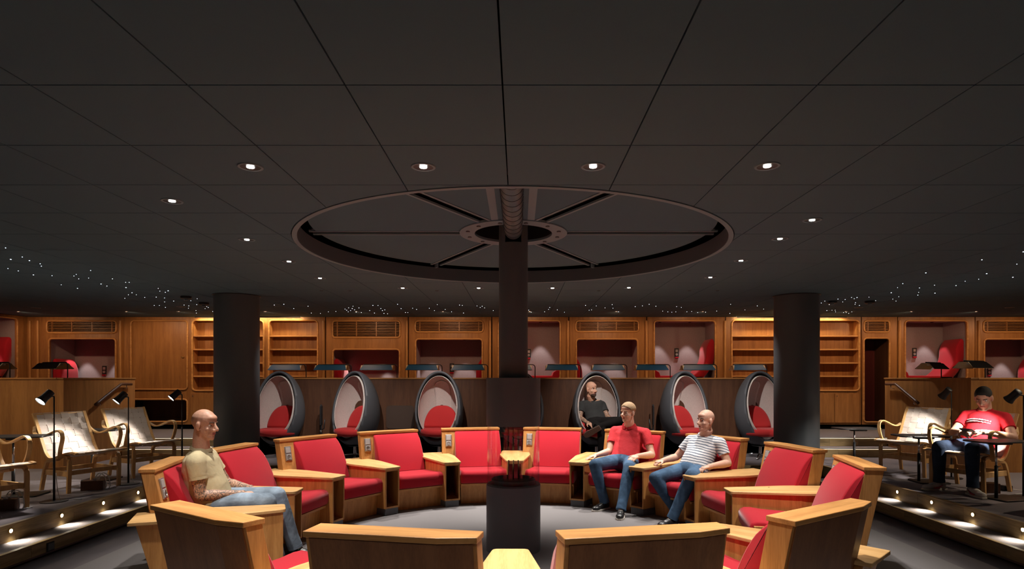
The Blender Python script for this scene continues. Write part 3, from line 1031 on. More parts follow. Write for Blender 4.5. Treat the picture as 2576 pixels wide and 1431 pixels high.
ARMS = [(0, 'oak armrest table seen through the glass of the fireplace'),
        (22.5, 'oak armrest table under the resting hand of the polo-shirt man'),
        (45, 'oak armrest table between the polo-shirt man and the striped-shirt man'),
        (67.5, 'oak armrest table under the elbow of the striped-shirt man, beside the empty seat'),
        (90, 'oak armrest table with a small dark hole, between two empty red seats'),
        (135, 'oak armrest table jutting out behind the oblique wooden seat back at the opening'),
        (157.5, 'oak armrest table between the two seats whose backs show, under the striped-shirt side'),
        (180, 'brightly lit oak armrest table before the fireplace, between two wooden seat backs'),
        (-22.5, 'oak armrest table with open dark cubby, first one clear of the fireplace glass'),
        (-45, 'oak armrest table between the second and third empty seats from the tattooed man'),
        (-67.5, 'oak armrest table between the first and second empty seats from the tattooed man'),
        (-90, 'oak armrest table beyond the tattooed man, between his seat and the empty one'),
        (-112.5, 'brightly lit oak armrest table under the forearm of the tattooed man'),
        (-157.5, 'oak armrest table between the seats whose backs show, by the shoes of the tattooed man')]
for i, (deg, lab) in enumerate(ARMS):
    x, y = ring_xy(deg, RB)
    s = arm0 if i == 0 else dup(arm0)
    s.location = (x, y, 0)
    s.rotation_euler = (0, 0, -R(deg))
    s['label'] = lab
    if deg == 90:
        MB().lathe([(0.0, 0.5605), (0.008, 0.5605), (0.008, 0.5628), (0.0, 0.5628)], 12, (-0.10, 2.42 - RB, 0)).build('cable_hole', M['void'], s)
# ================================================================ panelled back wall of the gallery: cupboards, niches, bookcases
def wx(px):
    return (px - CX) * BACK / F


def wz(py):
    return EYE - (py - CY) * BACK / F


def bead(parent, x0, z0, x1, z1, r=0.05, mat=None, w=0.017, y=-0.006):
    p = rrect(x0, z0, x1, z1, r, 4)
    MB().tube([(a, y, c) for a, c in p], w, 8, up=(0, 1, 0), closed=True).build('frame_moulding', mat or M['oak_x'], parent, smooth=True)


def vent(parent, x0, z0, x1, z1, nbars, slats):
    MB().box(x0 - 0.02, x1 + 0.02, 0.05, 0.07, z0 - 0.02, z1 + 0.02).build('vent_back', M['void'], parent)
    g_ = MB()
    for k in range(slats):
        z = z0 + (z1 - z0) * (k + 0.5) / slats
        g_.box(x0, x1, 0.008, 0.03, z - 0.0065, z + 0.0065)
    vs = stuff(g_.build('vent_slats', M['wall_x'], parent))
    for k in range(nbars):
        u = (0.06, 0.35, 0.65, 0.94)[k] if nbars == 4 else (0.15, 0.85)[k]
        x = x0 + (x1 - x0) * u
        MB().box(x - 0.008, x + 0.008, 0.003, 0.032, z0, z1).build('vent_bar', M['wall_z'], parent)


def felt_box(parent, x0, z0, x1, z1, depth, mat, front=0.03):
    m_ = 0.03
    b = MB()
    b.box(x0 - m_, x1 + m_, depth, depth + 0.02, z0 - m_, z1 + m_)
    b.build('niche_back', mat, parent)
    MB().box(x0 - m_ - 0.02, x0 - m_, front, depth, z0 - m_, z1 + m_).build('niche_side', mat, parent)
    MB().box(x1 + m_, x1 + m_ + 0.02, front, depth, z0 - m_, z1 + m_).build('niche_side', mat, parent)
    MB().box(x0 - m_, x1 + m_, front, depth, z1 + m_, z1 + m_ + 0.02).build('niche_top', mat, parent)
    MB().box(x0 - m_, x1 + m_, front - 0.02, depth, z0 - m_ - 0.02, z0 - m_ + 0.012).build('niche_bench', M['wall_x'], parent)


def outlet(parent_name, label, x, y, z):
    t = thing('wall_outlet', label, 'outlet', (x, y, z))
    MB().box(-0.045, 0.045, -0.012, 0.0, -0.09, 0.09).build('plate', M['black'], t, bevel=0.004)
    MB().lathe([(0.026, 0.012), (0.026, 0.018), (0.02, 0.018), (0.018, 0.013), (0, 0.013)], 16, (0, 0, -0.035), Matrix.Rotation(PI / 2, 4, 'X')).build('outlet_ring', M['alu'], t, auto=40)
    MB().box(-0.025, 0.025, -0.016, -0.011, 0.012, 0.065).build('usb_cover', M['alu'], t, bevel=0.002)
    MB().box(-0.038, 0.038, -0.03, 0.0, -0.115, -0.088).build('felt_pocket', M['red'], t, bevel=0.006)
    return t


def lounge(label, x, z, side, h, y0, w, reach=0.42, thick=0.17):
    """upholstered niche lounge: S-curved backrest on one side, seat pad across, round bolster on the other side"""
    t = thing('niche_lounge_seat', label, 'lounge seat', (x, y0, z), 0, 'red lounge seats in the niches')
    s = side
    # curve in (u, v): u inwards from the side wall, v up
    ctr = [(reach + 0.16, 0.02), (reach, 0.10), (reach * 0.72, 0.22), (reach * 0.46, 0.40), (reach * 0.36, 0.58), (reach * 0.34, 0.76), (reach * 0.24, 0.90), (reach * 0.10, 1.0)]
    P = [Vector((u, v * h / 1.0, 0)) for u, v in ctr]
    fine = []
    for i in range(len(P) - 1):
        p0, p1, p2, p3 = P[max(i - 1, 0)], P[i], P[i + 1], P[min(i + 2, len(P) - 1)]
        for q in range(4):
            u = q / 4
            fine.append(0.5 * ((2 * p1) + (p2 - p0) * u + (2 * p0 - 5 * p1 + 4 * p2 - p3) * u * u + (3 * p1 - p0 - 3 * p2 + p3) * u ** 3))
    fine.append(P[-1])
    rings = []
    n = len(fine)
    for y, d in ((0.02, 0.02), (0.035, 0.005), (0.06, 0.0), (0.50, 0.0), (0.525, 0.005), (0.54, 0.02)):
        inn, out = [], []
        for i, p in enumerate(fine):
            tn = (fine[min(i + 1, n - 1)] - fine[max(i - 1, 0)]).normalized()
            nn = Vector((-tn.y, tn.x, 0))
            if nn.x > 0:
                nn = -nn
            th = thick * (0.6 if i in (0, n - 1) else 1.0)
            a = p + nn * d
            c = p + nn * (th - d)
            inn.append((a.x, a.y))
            out.append((max(c.x, 0.005), max(c.y, 0.0)))
        prof = inn + list(reversed(out))
        rings.append([Vector((-s * u + s * w / 2, y, v)) for u, v in prof])
    MB().loft(rings).build('backrest', M['red'], t, auto=60)
    MB().box(min(s * (w / 2 - 0.20), -s * (w / 2 - 0.14)), max(s * (w / 2 - 0.20), -s * (w / 2 - 0.14)), 0.02, 0.54, 0.0, 0.075).build('seat_pad', M['red'], t, bevel=0.025, seg=3)
    b = MB()
    b.prism([(-s * (w / 2 - 0.005), 0.0), (-s * (w / 2 - 0.16), 0.0), (-s * (w / 2 - 0.165), 0.07), (-s * (w / 2 - 0.14), 0.14), (-s * (w / 2 - 0.08), 0.175), (-s * (w / 2 - 0.005), 0.18)], 0.02, 0.54, axis='y')
    b.build('bolster', M['red'], t, bevel=0.012, seg=3)
    return t


def niche_spots(root, x0, x1, ztop, depth, zaim, n=2, power=None):
    for k in range(n):
        u = (0.18, 0.70)[k] if n == 2 else 0.5
        x = x0 + (x1 - x0) * u
        t = MB().lathe([(0.03, -0.002), (0.03, -0.012), (0.022, -0.012), (0.02, -0.004), (0.0, -0.004)], 14, (x, depth - 0.24, ztop)).build('reading_spot', M['black'], root, auto=40)
        l = spot('niche_beam', (x, depth - 0.24, ztop - 0.02), (x, depth - 0.23, zaim - 0.6), power or P_NICHE, 56, 0.35, WHITE, 0.02)
        l.parent = root


def module(name, label, cat, p0, p1, group=None):
    t = thing(name, label, cat, ((wx(p0) + wx(p1)) / 2, BACK, GAL), 0, group)
    t['x0'], t['x1'] = wx(p0), wx(p1)
    return t


def wall_plate(t, p0, p1, holes, r=0.05, mat=None):
    """panel with rounded openings and a raised moulding round each; holes in photo pixels"""
    xc = t.location.x
    H = [(wx(a) - xc, wz(d) - GAL, wx(c) - xc, wz(b) - GAL) for a, b, c, d in holes]
    outer = [(wx(p0) - xc + 0.002, 0.09), (wx(p1) - xc - 0.002, 0.09), (wx(p1) - xc - 0.002, CEIL - GAL - 0.002), (wx(p0) - xc + 0.002, CEIL - GAL - 0.002)]
    plate('wall_panel', outer, [rrect(*h, r, 4) for h in H], 0.03, mat or M['wall_z'], t)
    for h in H:
        bead(t, h[0] - 0.012, h[1] - 0.012, h[2] + 0.012, h[3] + 0.012, r + 0.012, M['oak_x'])
    MB().box(outer[0][0], outer[1][0], 0.03, 0.05, 0.0, 0.09).build('plinth', M['void'], t)
    return H


def batten(px, label):
    """round vertical rod between two wall units"""
    t = thing('wall_batten', label, 'batten', (wx(px), BACK - 0.02, GAL), 0, 'round vertical battens between the wall units')
    MB().lathe([(0.0, 0.10), (0.022, 0.105), (0.022, CEIL - GAL - 0.075), (0.0, CEIL - GAL - 0.07)], 12).build('rod', M['oak_z'], t, auto=50)
    for z in (0.5, 1.2, 1.9):
        MB().box(-0.006, 0.006, 0.0, 0.025, z - 0.01, z + 0.01).build('bracket', M['brass'], t)


D = 0.72
NB = 0.03


def niche_unit(label, p0, p1, hole, vent_hole=None, side=1, slats=7, outlet_px=None, low=True, seat=True, lseat=None, bars=4):
    t = module('reading_niche', label, 'niche', p0, p1, 'wall units of the gallery')
    holes = [hole] + ([vent_hole] if vent_hole else [])
    if low:
        hole = (hole[0], hole[1], hole[2], 1022)
        holes[0] = hole
    H = wall_plate(t, p0, p1, holes)
    if vent_hole:
        v = H[1]
        vent(t, *v, bars, slats)
    h = H[0]
    felt_box(t, *h, D, M['felt'])
    niche_spots(t, h[0], h[2], h[3] + NB, D, h[1])
    if seat:
        xc = t.location.x
        lounge(lseat, xc + (h[0] + h[2]) / 2, GAL + h[1] - NB + 0.013, side, (0.80 if not low else 0.95), BACK + 0.09, h[2] - h[0] + 0.05)
    if outlet_px:
        px, py = outlet_px
        Yb = BACK + D
        p = at(px, py, Yb)
        outlet('o', 'outlet plate on the grey felt of the ' + lseat.split(' in the ', 1)[1], p.x, Yb, p.z)
    return t


# panel left of the first unit
t = module('wall_unit', 'narrow wooden wall panel in the gallery corner with two round battens', 'wall panel', 62, 101)
wall_plate(t, 62, 101, [])
niche_unit('wooden wall unit with vent grille and red seat in the gallery corner', 101, 312, (125, 853, 290, 951), (120, 808, 291, 836), -1, 7, (263, 931), True, True, 'red lounge seat in the corner niche beside the cupboard door')
# cupboard with a big door and a low niche
t = module('wall_cupboard', 'tall wooden wall cupboard with one big door above a dark low niche', 'cupboard', 312, 478, 'wall units of the gallery')
H = wall_plate(t, 312, 478, [(331, 808, 470, 978), (331, 1006, 470, 1059)])
h = H[0]
d = plate('door', rrect(h[0] + 0.004, h[1] + 0.004, h[2] - 0.004, h[3] - 0.004, 0.045, 4), [], 0.02, M['wall_z'], t)
d.location = (0, 0.008, 0)
MB().tube([(h[2] - 0.06, -0.004, h[1] + 0.62), (h[2] - 0.06, -0.03, h[1] + 0.62), (h[2] - 0.10, -0.03, h[1] + 0.62)], 0.007, 8).build('key', M['brass'], d, smooth=True)
h = H[1]
MB().box(h[0] - 0.02, h[2] + 0.02, 0.40, 0.42, h[1] - 0.02, h[3] + 0.02).build('recess_back', M['dark_oak_z'], t)
MB().box(h[0] - 0.02, h[2] + 0.02, 0.03, 0.40, h[1] - 0.03, h[1] - 0.005).build('recess_floor', M['dark_oak_z'], t)
MB().box(h[0] - 0.02, h[2] + 0.02, 0.03, 0.40, h[3] + 0.005, h[3] + 0.03).build('recess_top', M['dark_oak_z'], t)


# bookcases
def bookcase(label, p0, p1, bays, doors, led):
    t = module('bookcase', label, 'bookcase', p0, p1, 'wall units of the gallery')
    holes = [(a, 807, c, 981) for a, c in bays]
    H = wall_plate(t, p0, p1, holes, 0.06)
    for h in H:
        felt_w = h[2] - h[0]
        MB().box(h[0] - 0.02, h[2] + 0.02, 0.19, 0.21, h[1] - 0.02, h[3] + 0.02).build('case_back', M['oak_fine_z'], t)
        for x in (h[0] - 0.02, h[2] + 0.002):
            MB().box(x, x + 0.018, 0.03, 0.19, h[1] - 0.02, h[3] + 0.02).build('case_side', M['oak_z'], t)
        MB().box(h[0] - 0.02, h[2] + 0.02, 0.03, 0.19, h[3] + 0.004, h[3] + 0.02).build('case_top', M['oak_x'], t)
        MB().box(h[0] - 0.02, h[2] + 0.02, 0.03, 0.19, h[1] - 0.02, h[1] - 0.004).build('case_bottom', M['oak_x'], t)
        for py in (845, 879, 913, 946.5):
            z = wz(py) - GAL
            MB().box(h[0] - 0.002, h[2] + 0.002, 0.012, 0.19, z - 0.014, z + 0.014).build('shelf', M['oak_x'], t, bevel=0.003)
    xc = t.location.x
    for a, c in doors:
        d = MB().box(wx(a) - xc + 0.004, wx(c) - xc - 0.004, -0.018, 0.0, wz(1063) - GAL, wz(990) - GAL).build('cupboard_door', M['wall_z'], t, bevel=0.003)
        MB().lathe([(0.009, 0.0), (0.009, 0.012), (0.0, 0.014)], 10, (wx(a) - xc + 0.04, -0.018, wz(996) - GAL), Matrix.Rotation(PI / 2, 4, 'X')).build('keyhole', M['chrome'], d)
    # led strip under the ceiling washing the shelves
    a, c = led
    st = thing('led_strip', 'glowing warm led strip at the ceiling above the ' + label.replace('tall empty wooden ', ''), 'light', ((wx(a) + wx(c)) / 2, BACK - 0.10, CEIL - 0.004))
    hw = (wx(c) - wx(a)) / 2
    MB().box(-hw, hw, -0.012, 0.012, -0.004, 0.003).build('strip', M['led'], st)
    MB().box(-hw - 0.01, hw + 0.01, -0.03, -0.013, -0.022, 0.003).build('baffle', M['black'], st)
    return t


bookcase('tall empty wooden bookcase behind the column, tattooed-man side', 478, 818, [(485, 662), (678, 798)], [(481, 540), (541, 600)], (500, 760))
niche_unit('wooden wall unit with the tallest vent grille over a low red niche', 820, 1026, (839, 880, 1004, 951), (838, 808, 1005, 848), -1, 10, None, True, True, 'red lounge seat in the low niche under the tallest vent')
niche_unit('wooden wall unit with vent grille and niche next to the flue, blue lamps in front', 1028, 1236, (1047, 854, 1212, 951), (1046, 808, 1214, 834), 1, 7, (1137, 925), True, True, 'red lounge seat in the vented niche beside the flue')
niche_unit('wooden wall unit with a tall high-level niche partly hidden by the flue', 1238, 1430, (1255, 808, 1408, 952), None, -1, 7, (1330, 889), False, True, 'red lounge seat in the high niche half hidden by the flue')
niche_unit('wooden wall unit with vent and niche behind the black-shirt man', 1432, 1626, (1451, 854, 1603, 951), (1450, 808, 1605, 833), -1, 7, None, True, True, 'red lounge seat in the vented niche behind the black-shirt man')
niche_unit('wooden wall unit with high-level niche and tall red backrest above the polo-shirt man', 1628, 1824, (1647, 808, 1798, 952), None, 1, 7, (1702, 887), False, True, 'red lounge seat in the high niche above the polo-shirt man')
bookcase('tall empty wooden bookcase behind the column, striped-shirt side', 1826, 2166, [(1842, 1993), (2006, 2160)], [(2040, 2098), (2099, 2160)], (1850, 2120))
# doorway with a small vent
t = module('wall_closet', 'narrow wooden wall unit with small vent above a tall dark red doorway', 'closet', 2168, 2257, 'wall units of the gallery')
H = wall_plate(t, 2168, 2257, [(2174, 852, 2236, 1060), (2175, 808, 2236, 834)])
vent(t, *H[1], 2, 7)
h = H[0]
MB().box(h[0] - 0.02, h[2] + 0.02, 0.50, 0.52, h[1] - 0.02, h[3] + 0.02).build('closet_back', M['dark_red'], t)
for x in (h[0] - 0.03, h[2] + 0.01):
    MB().box(x, x + 0.02, 0.03, 0.50, h[1] - 0.02, h[3] + 0.02).build('closet_side', M['dark_oak_z'], t)
MB().box(h[0] - 0.02, h[2] + 0.02, 0.03, 0.5, h[3] + 0.005, h[3] + 0.02).build('closet_top', M['dark_oak_z'], t)
niche_unit('wooden wall unit with a high-level niche and bright red backrest above the phone user', 2259, 2452, (2278, 808, 2432, 952), None, 1, 7, (2300, 886), False, True, 'red lounge seat in the high niche above the woven chair')
niche_unit('wooden wall unit with vent and felt niche beyond the second parapet lamp', 2454, 2660, (2477, 854, 2640, 951), (2475, 808, 2642, 834), 1, 7, (2488, 932), True, True, 'red lounge seat in the vented niche at the picture edge')
for px, lab in ((77, 'round wooden batten in the gallery corner, closer to the side wall'), (97, 'round wooden batten in the gallery corner, beside the vented unit'), (304, 'round wooden batten between the corner niche and the cupboard door'),
                (815, 'round wooden batten between the bookcase and the tallest vent'), (1024, 'round wooden batten between the two vented units'), (1233, 'round wooden batten right beside the flue'),
                (1429, 'round wooden batten between the high niche by the flue and the vented niche'), (1626, 'round wooden batten before the high niche above the polo-shirt man'), (1823, 'round wooden batten between that high niche and the bookcase behind the column'),
                (2262, 'round wooden batten between the doorway and the high niche'), (2461, 'round wooden batten beside the vent over the second parapet lamp')):
    batten(px, lab)

# side wall of the gallery with one high-level niche, at right angles to the back wall
sw = thing('side_wall_niche', 'wooden wall unit with a red niche on the side wall of the gallery, seen edge-on', 'niche', (XL, 11.15, GAL), PI / 2)
hx0, hx1 = -0.55, 0.55
holes = [(hx0, wz(951) - GAL, hx1, wz(806) - GAL)]
plate('wall_panel', [(-2.6, 0.09), (0.80, 0.09), (0.80, CEIL - GAL - 0.002), (-2.6, CEIL - GAL - 0.002)], [rrect(*holes[0], 0.05, 4)], 0.03, M['wall_z'], sw)
bead(sw, holes[0][0] - 0.012, holes[0][1] - 0.012, holes[0][2] + 0.012, holes[0][3] + 0.012, 0.062)
felt_box(sw, *holes[0], D, M['felt'])
niche_spots(sw, hx0, hx1, holes[0][3] + NB, D, holes[0][1])
ls = lounge('red lounge seat in the niche of the gallery side wall', 0, 0, 1, 0.80, 0, 1.15)
ls.location = (XL - 0.09, 11.15, GAL + holes[0][1] - NB + 0.013)
ls.rotation_euler = (0, 0, PI / 2)

# added fill lights that brighten the panelling from above the gallery aisle
for k, px in enumerate((150, 400, 520, 720, 930, 1130, 1330, 1530, 1730, 1900, 2060, 2210, 2360, 2530)):
    x = wx(px)
    t = thing('wall_fill_light', 'small dark fill light added in the gallery ceiling', 'ceiling light', (x, 10.95, CEIL), 0, 'added fill lights over the gallery aisle')
    MB().loft([[Vector((q * math.cos(2 * PI * a / 16), q * math.sin(2 * PI * a / 16), z)) for a in range(16)] for (q, z) in ((0.04, -0.001), (0.03, -0.004), (0.028, 0.008), (0.04, 0.008))], closed=True).build('trim_ring', M['black'], t)
    l = spot('wall_fill_beam', (0, 0, 0), (0, 1, -1), P_WALL_FILL, 150, 0.5, (1.0, 0.62, 0.36), 0.03)
    l.parent = t
    l.location = (0, 0, -0.012)
    l.rotation_euler = Vector((0, 0.55, -1)).to_track_quat('-Z', 'Y').to_euler()


# ---------------------------------------------------------------- reading desks along the parapets, with shaded lamps
def desk(label, x0, x1, y0, y1):
    t = thing('reading_desk', label, 'desk', ((x0 + x1) / 2, (y0 + y1) / 2, GAL), 0)
    hx, hy = (x1 - x0) / 2, (y1 - y0) / 2
    MB().box(-hx, hx, -hy, hy, 0.70, 0.73).build('desk_top', M['oak_x'], t, bevel=0.004)
    n = max(2, int((x1 - x0) / 1.6) + 1)
    for k in range(n):
        x = -hx + 0.06 + (2 * hx - 0.12) * k / (n - 1)
        MB().box(x - 0.015, x + 0.015, -hy + 0.02, hy - 0.05, 0.0, 0.70).build('leg', M['black'], t)


desk('long oak reading desk behind the dark parapet under the blue lamps', -4.6, 4.6, 10.44, 10.98)
desk('oak reading desk behind the stair side panel of the phone user, under two black lamps', 6.34, 6.98, 8.54, 10.25)
desk('oak reading desk behind the parapet by the side wall, under two black lamps', -9.4, -6.64, 8.89, 9.40)


def make_lamp(shade_mat, name):
    t = thing(name, '', 'desk lamp', (0, 0, 0))
    MB().lathe([(0.0, 0.0), (0.075, 0.0), (0.075, 0.012), (0.02, 0.018), (0.0, 0.018)], 24).build('base', M['black'], t, auto=40)
    zt = 0.50
    path = [(0, 0, 0.015), (0, 0, zt - 0.05)] + [(-0.05 + 0.05 * math.cos(R(a)), 0, zt - 0.05 + 0.05 * math.sin(R(a))) for a in range(15, 91, 15)] + [(-0.10, 0, zt), (-0.58, 0, zt)]
    MB().tube(path, 0.008, 8, up=(0, 1, 0)).build('arm', M['black'], t, smooth=True)
    # bent-sheet shade along x
    w = 0.56
    prof = [(-0.13, -0.088), (-0.055, -0.004), (0.055, -0.004), (0.13, -0.088)]
    sh = MB()
    pin = [(y, z - 0.005) for y, z in prof]
    ring_ = prof + list(reversed(pin))
    sk = 0.045
    def end(x, inset):
        return [Vector((x + inset * (0 if abs(y) > 0.1 else 1), y, zt - 0.004 + z)) for y, z in ring_]
    sh.loft([end(-0.06 - w, 0.04), end(-0.055, -0.04)])
    s_ = sh.build('shade', shade_mat, t)
    li = MB()
    pin2 = [(y * 0.97, z - 0.006) for y, z in prof]
    pin3 = [(y, z - 0.003) for y, z in pin2]
    li.loft([[Vector((x, y, zt - 0.004 + z)) for y, z in pin2 + list(reversed(pin3))] for x in (-0.055 - w, -0.06)])
    li.build('shade_lining', M['shade_in'], s_)
    MB().tube([(-0.5, 0, zt - 0.036), (-0.12, 0, zt - 0.036)], 0.012, 10).build('tube', M['white'], s_, smooth=True)
    return t


def place_lamps(proto, items, dz, group, rots=None):
    for i, (px, Y, lab) in enumerate(items):
        o_ = proto if i == 0 else dup(proto)
        o_.location = ((px - CX) * Y / F, Y, dz)
        o_['label'] = lab
        o_['group'] = group
        if rots:
            o_.rotation_euler = (0, 0, R(rots[i]))


blue = make_lamp(M['blue'], 'reading_lamp')
black = make_lamp(M['black_shade'], 'reading_lamp')
bpy.context.view_layer.update()
YL = 10.72
place_lamps(blue, [(770, YL, 'blue-shaded lamp in front of the bookcase by the column, over the first egg chair'),
                   (884, YL, 'blue-shaded lamp in front of the tallest vent unit, before its lower niche edge'),
                   (999, YL, 'blue-shaded lamp in front of the low red niche under the tallest vent'),
                   (1112, YL, 'blue-shaded lamp at the batten between the two vented units'),
                   (1227, YL, 'blue-shaded lamp in front of the vented niche, next to the flue'),
                   (1346, YL, 'blue-shaded lamp mostly hidden behind the flue'),
                   (1461, YL, 'blue-shaded lamp in front of the high niche beside the flue'),
                   (1577, YL, 'blue-shaded lamp above the egg chair of the black-shirt man'),
                   (1686, YL, 'blue-shaded lamp between the black-shirt man and the empty egg chair, at a batten'),
                   (1803, YL, 'blue-shaded lamp above the empty egg chair, before the tall red backrest'),
                   (1929, YL, 'blue-shaded lamp beside the column, in front of the lit bookcase')], GAL + 0.73, 'blue reading lamps on the long desk')
place_lamps(black, [(2368, 9.55, 'black-shaded lamp in front of the red backrest above the woven chair'),
                    (2478, 8.62, 'black-shaded lamp at the batten above the head of the phone user'),
                    (170, 9.12, 'black-shaded lamp in front of the corner niche by the side wall'),
                    (25, 9.12, 'black-shaded lamp in front of the edge-on side wall niche')], GAL + 0.73, 'black reading lamps on the parapet desks', (36, 30, -22, -22))
# ================================================================ egg chairs on the platform in front of the dark parapet
EGH, EGZ = 1.225, 0.185


def egg_r(t):
    """half width at relative height t (0 bottom, 1 top)"""
    s = max(4 * t * (1 - t), 0.0)
    return 0.392 * s ** 0.5 * (1.0 + 0.06 * math.cos(PI * t))


def egg_mesh(k, name, solid, mat, parent, plane_y, smooth=True):
    n, m = 48, 36
    rings = []
    for i in range(m + 1):
        t = (1 - math.cos(PI * i / m)) / 2
        r = max(egg_r(t) * k, 0.001)
        z = EGZ + EGH / 2 + (t - 0.5) * EGH * k
        rings.append([Vector((r * math.cos(2 * PI * a / n), 1.04 * r * math.sin(2 * PI * a / n), z)) for a in range(n)])
    me = MB().loft(rings).mesh(name, True)
    bm = bmesh.new()
    bm.from_mesh(me)
    bmesh.ops.bisect_plane(bm, geom=bm.verts[:] + bm.edges[:] + bm.faces[:], plane_co=(0, plane_y, 0.75), plane_no=(0, -1, 0.20), clear_outer=True)
    bm.to_mesh(me)
    bm.free()
    me.materials.append(mat)
    o = bpy.data.objects.new(name, me)
    COL.objects.link(o)
    o.parent = parent
    s = o.modifiers.new('thickness', 'SOLIDIFY')
    s.thickness = solid
    s.offset = -1
    return o


def make_egg():
    t = thing('egg_chair', '', 'egg chair', (0, 0, PLAT), 0, 'egg chairs in front of the parapet')
    egg_mesh(1.0, 'shell', 0.034, M['egg'], t, -0.15)
    egg_mesh(0.875, 'lining', 0.006, M['egg_in'], t, -0.150)
    # pale pad up the back of the lining
    g_ = MB()
    rings = []
    zs = np.linspace(EGZ + 0.42, EGZ + 1.075, 20)
    for z in zs:
        tt = ((z - EGZ - EGH / 2) / (EGH * 0.875)) + 0.5
        r = egg_r(tt) * 0.875
        top = EGZ + 1.075
        w = 0.135
        d = top - z
        if d < w:
            w = math.sqrt(max(w * w - (w - d) ** 2, 0.0)) + 0.004
        row = []
        for q in np.linspace(-w, w, 11):
            y = 1.04 * math.sqrt(max(r * r - q * q, 0.0))
            row.append((q, y))
        rings.append([Vector((q, y - 0.022, z)) for q, y in row] + [Vector((q, y - 0.004, z)) for q, y in reversed(row)])
    g_.loft(rings)
    g_.build('back_pad', M['egg_pad'], t, smooth=True)
    # seat cushion: flattened disc following the shell
    zc = 0.43
    rings = []
    for dz, k in ((-0.065, 0.86), (-0.05, 0.95), (-0.02, 1.0), (0.02, 1.0), (0.042, 0.95), (0.05, 0.82), (0.053, 0.4), (0.053, 0.02)):
        rings.append([Vector((0.315 * k * math.cos(a), -0.03 + 0.31 * k * math.sin(a), zc + dz)) for a in np.linspace(0, 2 * PI, 33)[:-1]])
    MB().loft(rings).build('seat_cushion', M['red_egg'], t, smooth=True)
    # back cushion: half dome leaning on the back
    rings = []
    for i in range(13):
        u = i / 12
        ph = u * PI / 2
        w = 0.285 * math.cos(ph) ** 0.75 + 0.002
        z = zc + 0.05 + 0.36 * math.sin(ph)
        y0 = 0.155 + 0.07 * math.sin(ph)
        th = 0.085 * math.cos(ph) ** 0.5 + 0.004
        ring_ = []
        for a in np.linspace(0, 2 * PI, 25)[:-1]:
            ring_.append(Vector((w * math.cos(a), y0 + th * math.sin(a) + 0.0 - 0.28 * (w * math.cos(a)) ** 2 * 2.2, z)))
        rings.append(ring_)
    MB().loft(rings).build('back_cushion', M['red_egg'], t, smooth=True)
    # swivel foot
    MB().lathe([(0.028, 0.05), (0.028, 0.21), (0.0, 0.21)], 16).build('column', M['chrome'], t, auto=40)
    MB().lathe([(0.16, 0.205), (0.10, 0.185), (0.0, 0.18)], 20).build('mount_plate', M['black'], t, auto=40)
    for k in range(4):
        a = R(45 + 90 * k)
        MB().tube([(0.0, 0.0, 0.06), (0.15 * math.cos(a), 0.15 * math.sin(a), 0.055), (0.34 * math.cos(a), 0.34 * math.sin(a), 0.014)], [0.02, 0.016, 0.012], 8).build('foot', M['chrome'], t, smooth=True)
    return t


EGGS = [(1105, 10.0, -6, 'grey egg chair with red cushions facing straight out, on the tattooed-man side of the flue'),
        (703, 10.0, -10, 'grey egg chair with red cushions partly hidden by the column on the tattooed-man side'),
        (893, 10.0, -31, 'grey egg chair turned away to the side, its dark flank showing, under two blue lamps'),
        (1308, 10.1, 4, 'grey egg chair almost wholly hidden behind the flue and fireplace'),
        (1500, 10.0, 4, 'grey egg chair in which the man in the black shirt sits'),
        (1722, 10.0, 24, 'grey egg chair turned aside with a bright red cushion, behind the striped-shirt man'),
        (1912, 10.0, 15, 'grey egg chair partly hidden by the column on the striped-shirt side')]
egg0 = make_egg()
bpy.context.view_layer.update()
for i, (px, Y, rot, lab) in enumerate(EGGS):
    e = egg0 if i == 0 else dup(egg0)
    e.location = ((px - CX) * Y / F, Y, PLAT)
    e.rotation_euler = (0, 0, R(rot))
    e['label'] = lab
# added fill spots in the ceiling that brighten the egg chairs
for px, pw in ((703, 7), (893, 9), (1105, 9), (1500, 10), (1722, 11), (1912, 8)):
    x = (px - CX) * 8.6 / F * (0.80 if px in (703, 1912) else 1.0)
    t = thing('egg_fill_spot', 'small added fill spot in the ceiling before the ' + {703: 'egg chair by the column, tattooed-man side', 893: 'egg chair turned away', 1105: 'egg chair facing straight out', 1500: 'egg chair of the black-shirt man', 1722: 'turned egg chair with bright cushion', 1912: 'egg chair by the column, striped-shirt side'}[px], 'ceiling light', (x, 8.35, CEIL), 0, 'added fill spots before the egg chairs')
    MB().loft([[Vector((q * math.cos(2 * PI * a / 16), q * math.sin(2 * PI * a / 16), z)) for a in range(16)] for (q, z) in ((0.03, -0.001), (0.022, -0.003), (0.02, 0.008), (0.03, 0.008))], closed=True).build('trim_ring', M['black'], t)
    l = spot('egg_fill_beam', (0, 0, 0), (0, 0, -1), P_EGG_FILL * 1.3 * pw / 10, 52, 1.0, WHITE, 0.02)
    l.parent = t
    l.location = (0, 0, -0.008)
    l.rotation_euler = (Vector(((px - CX) * 10 / F, 9.95, 1.15)) - Vector((x, 8.35, CEIL))).to_track_quat('-Z', 'Y').to_euler()


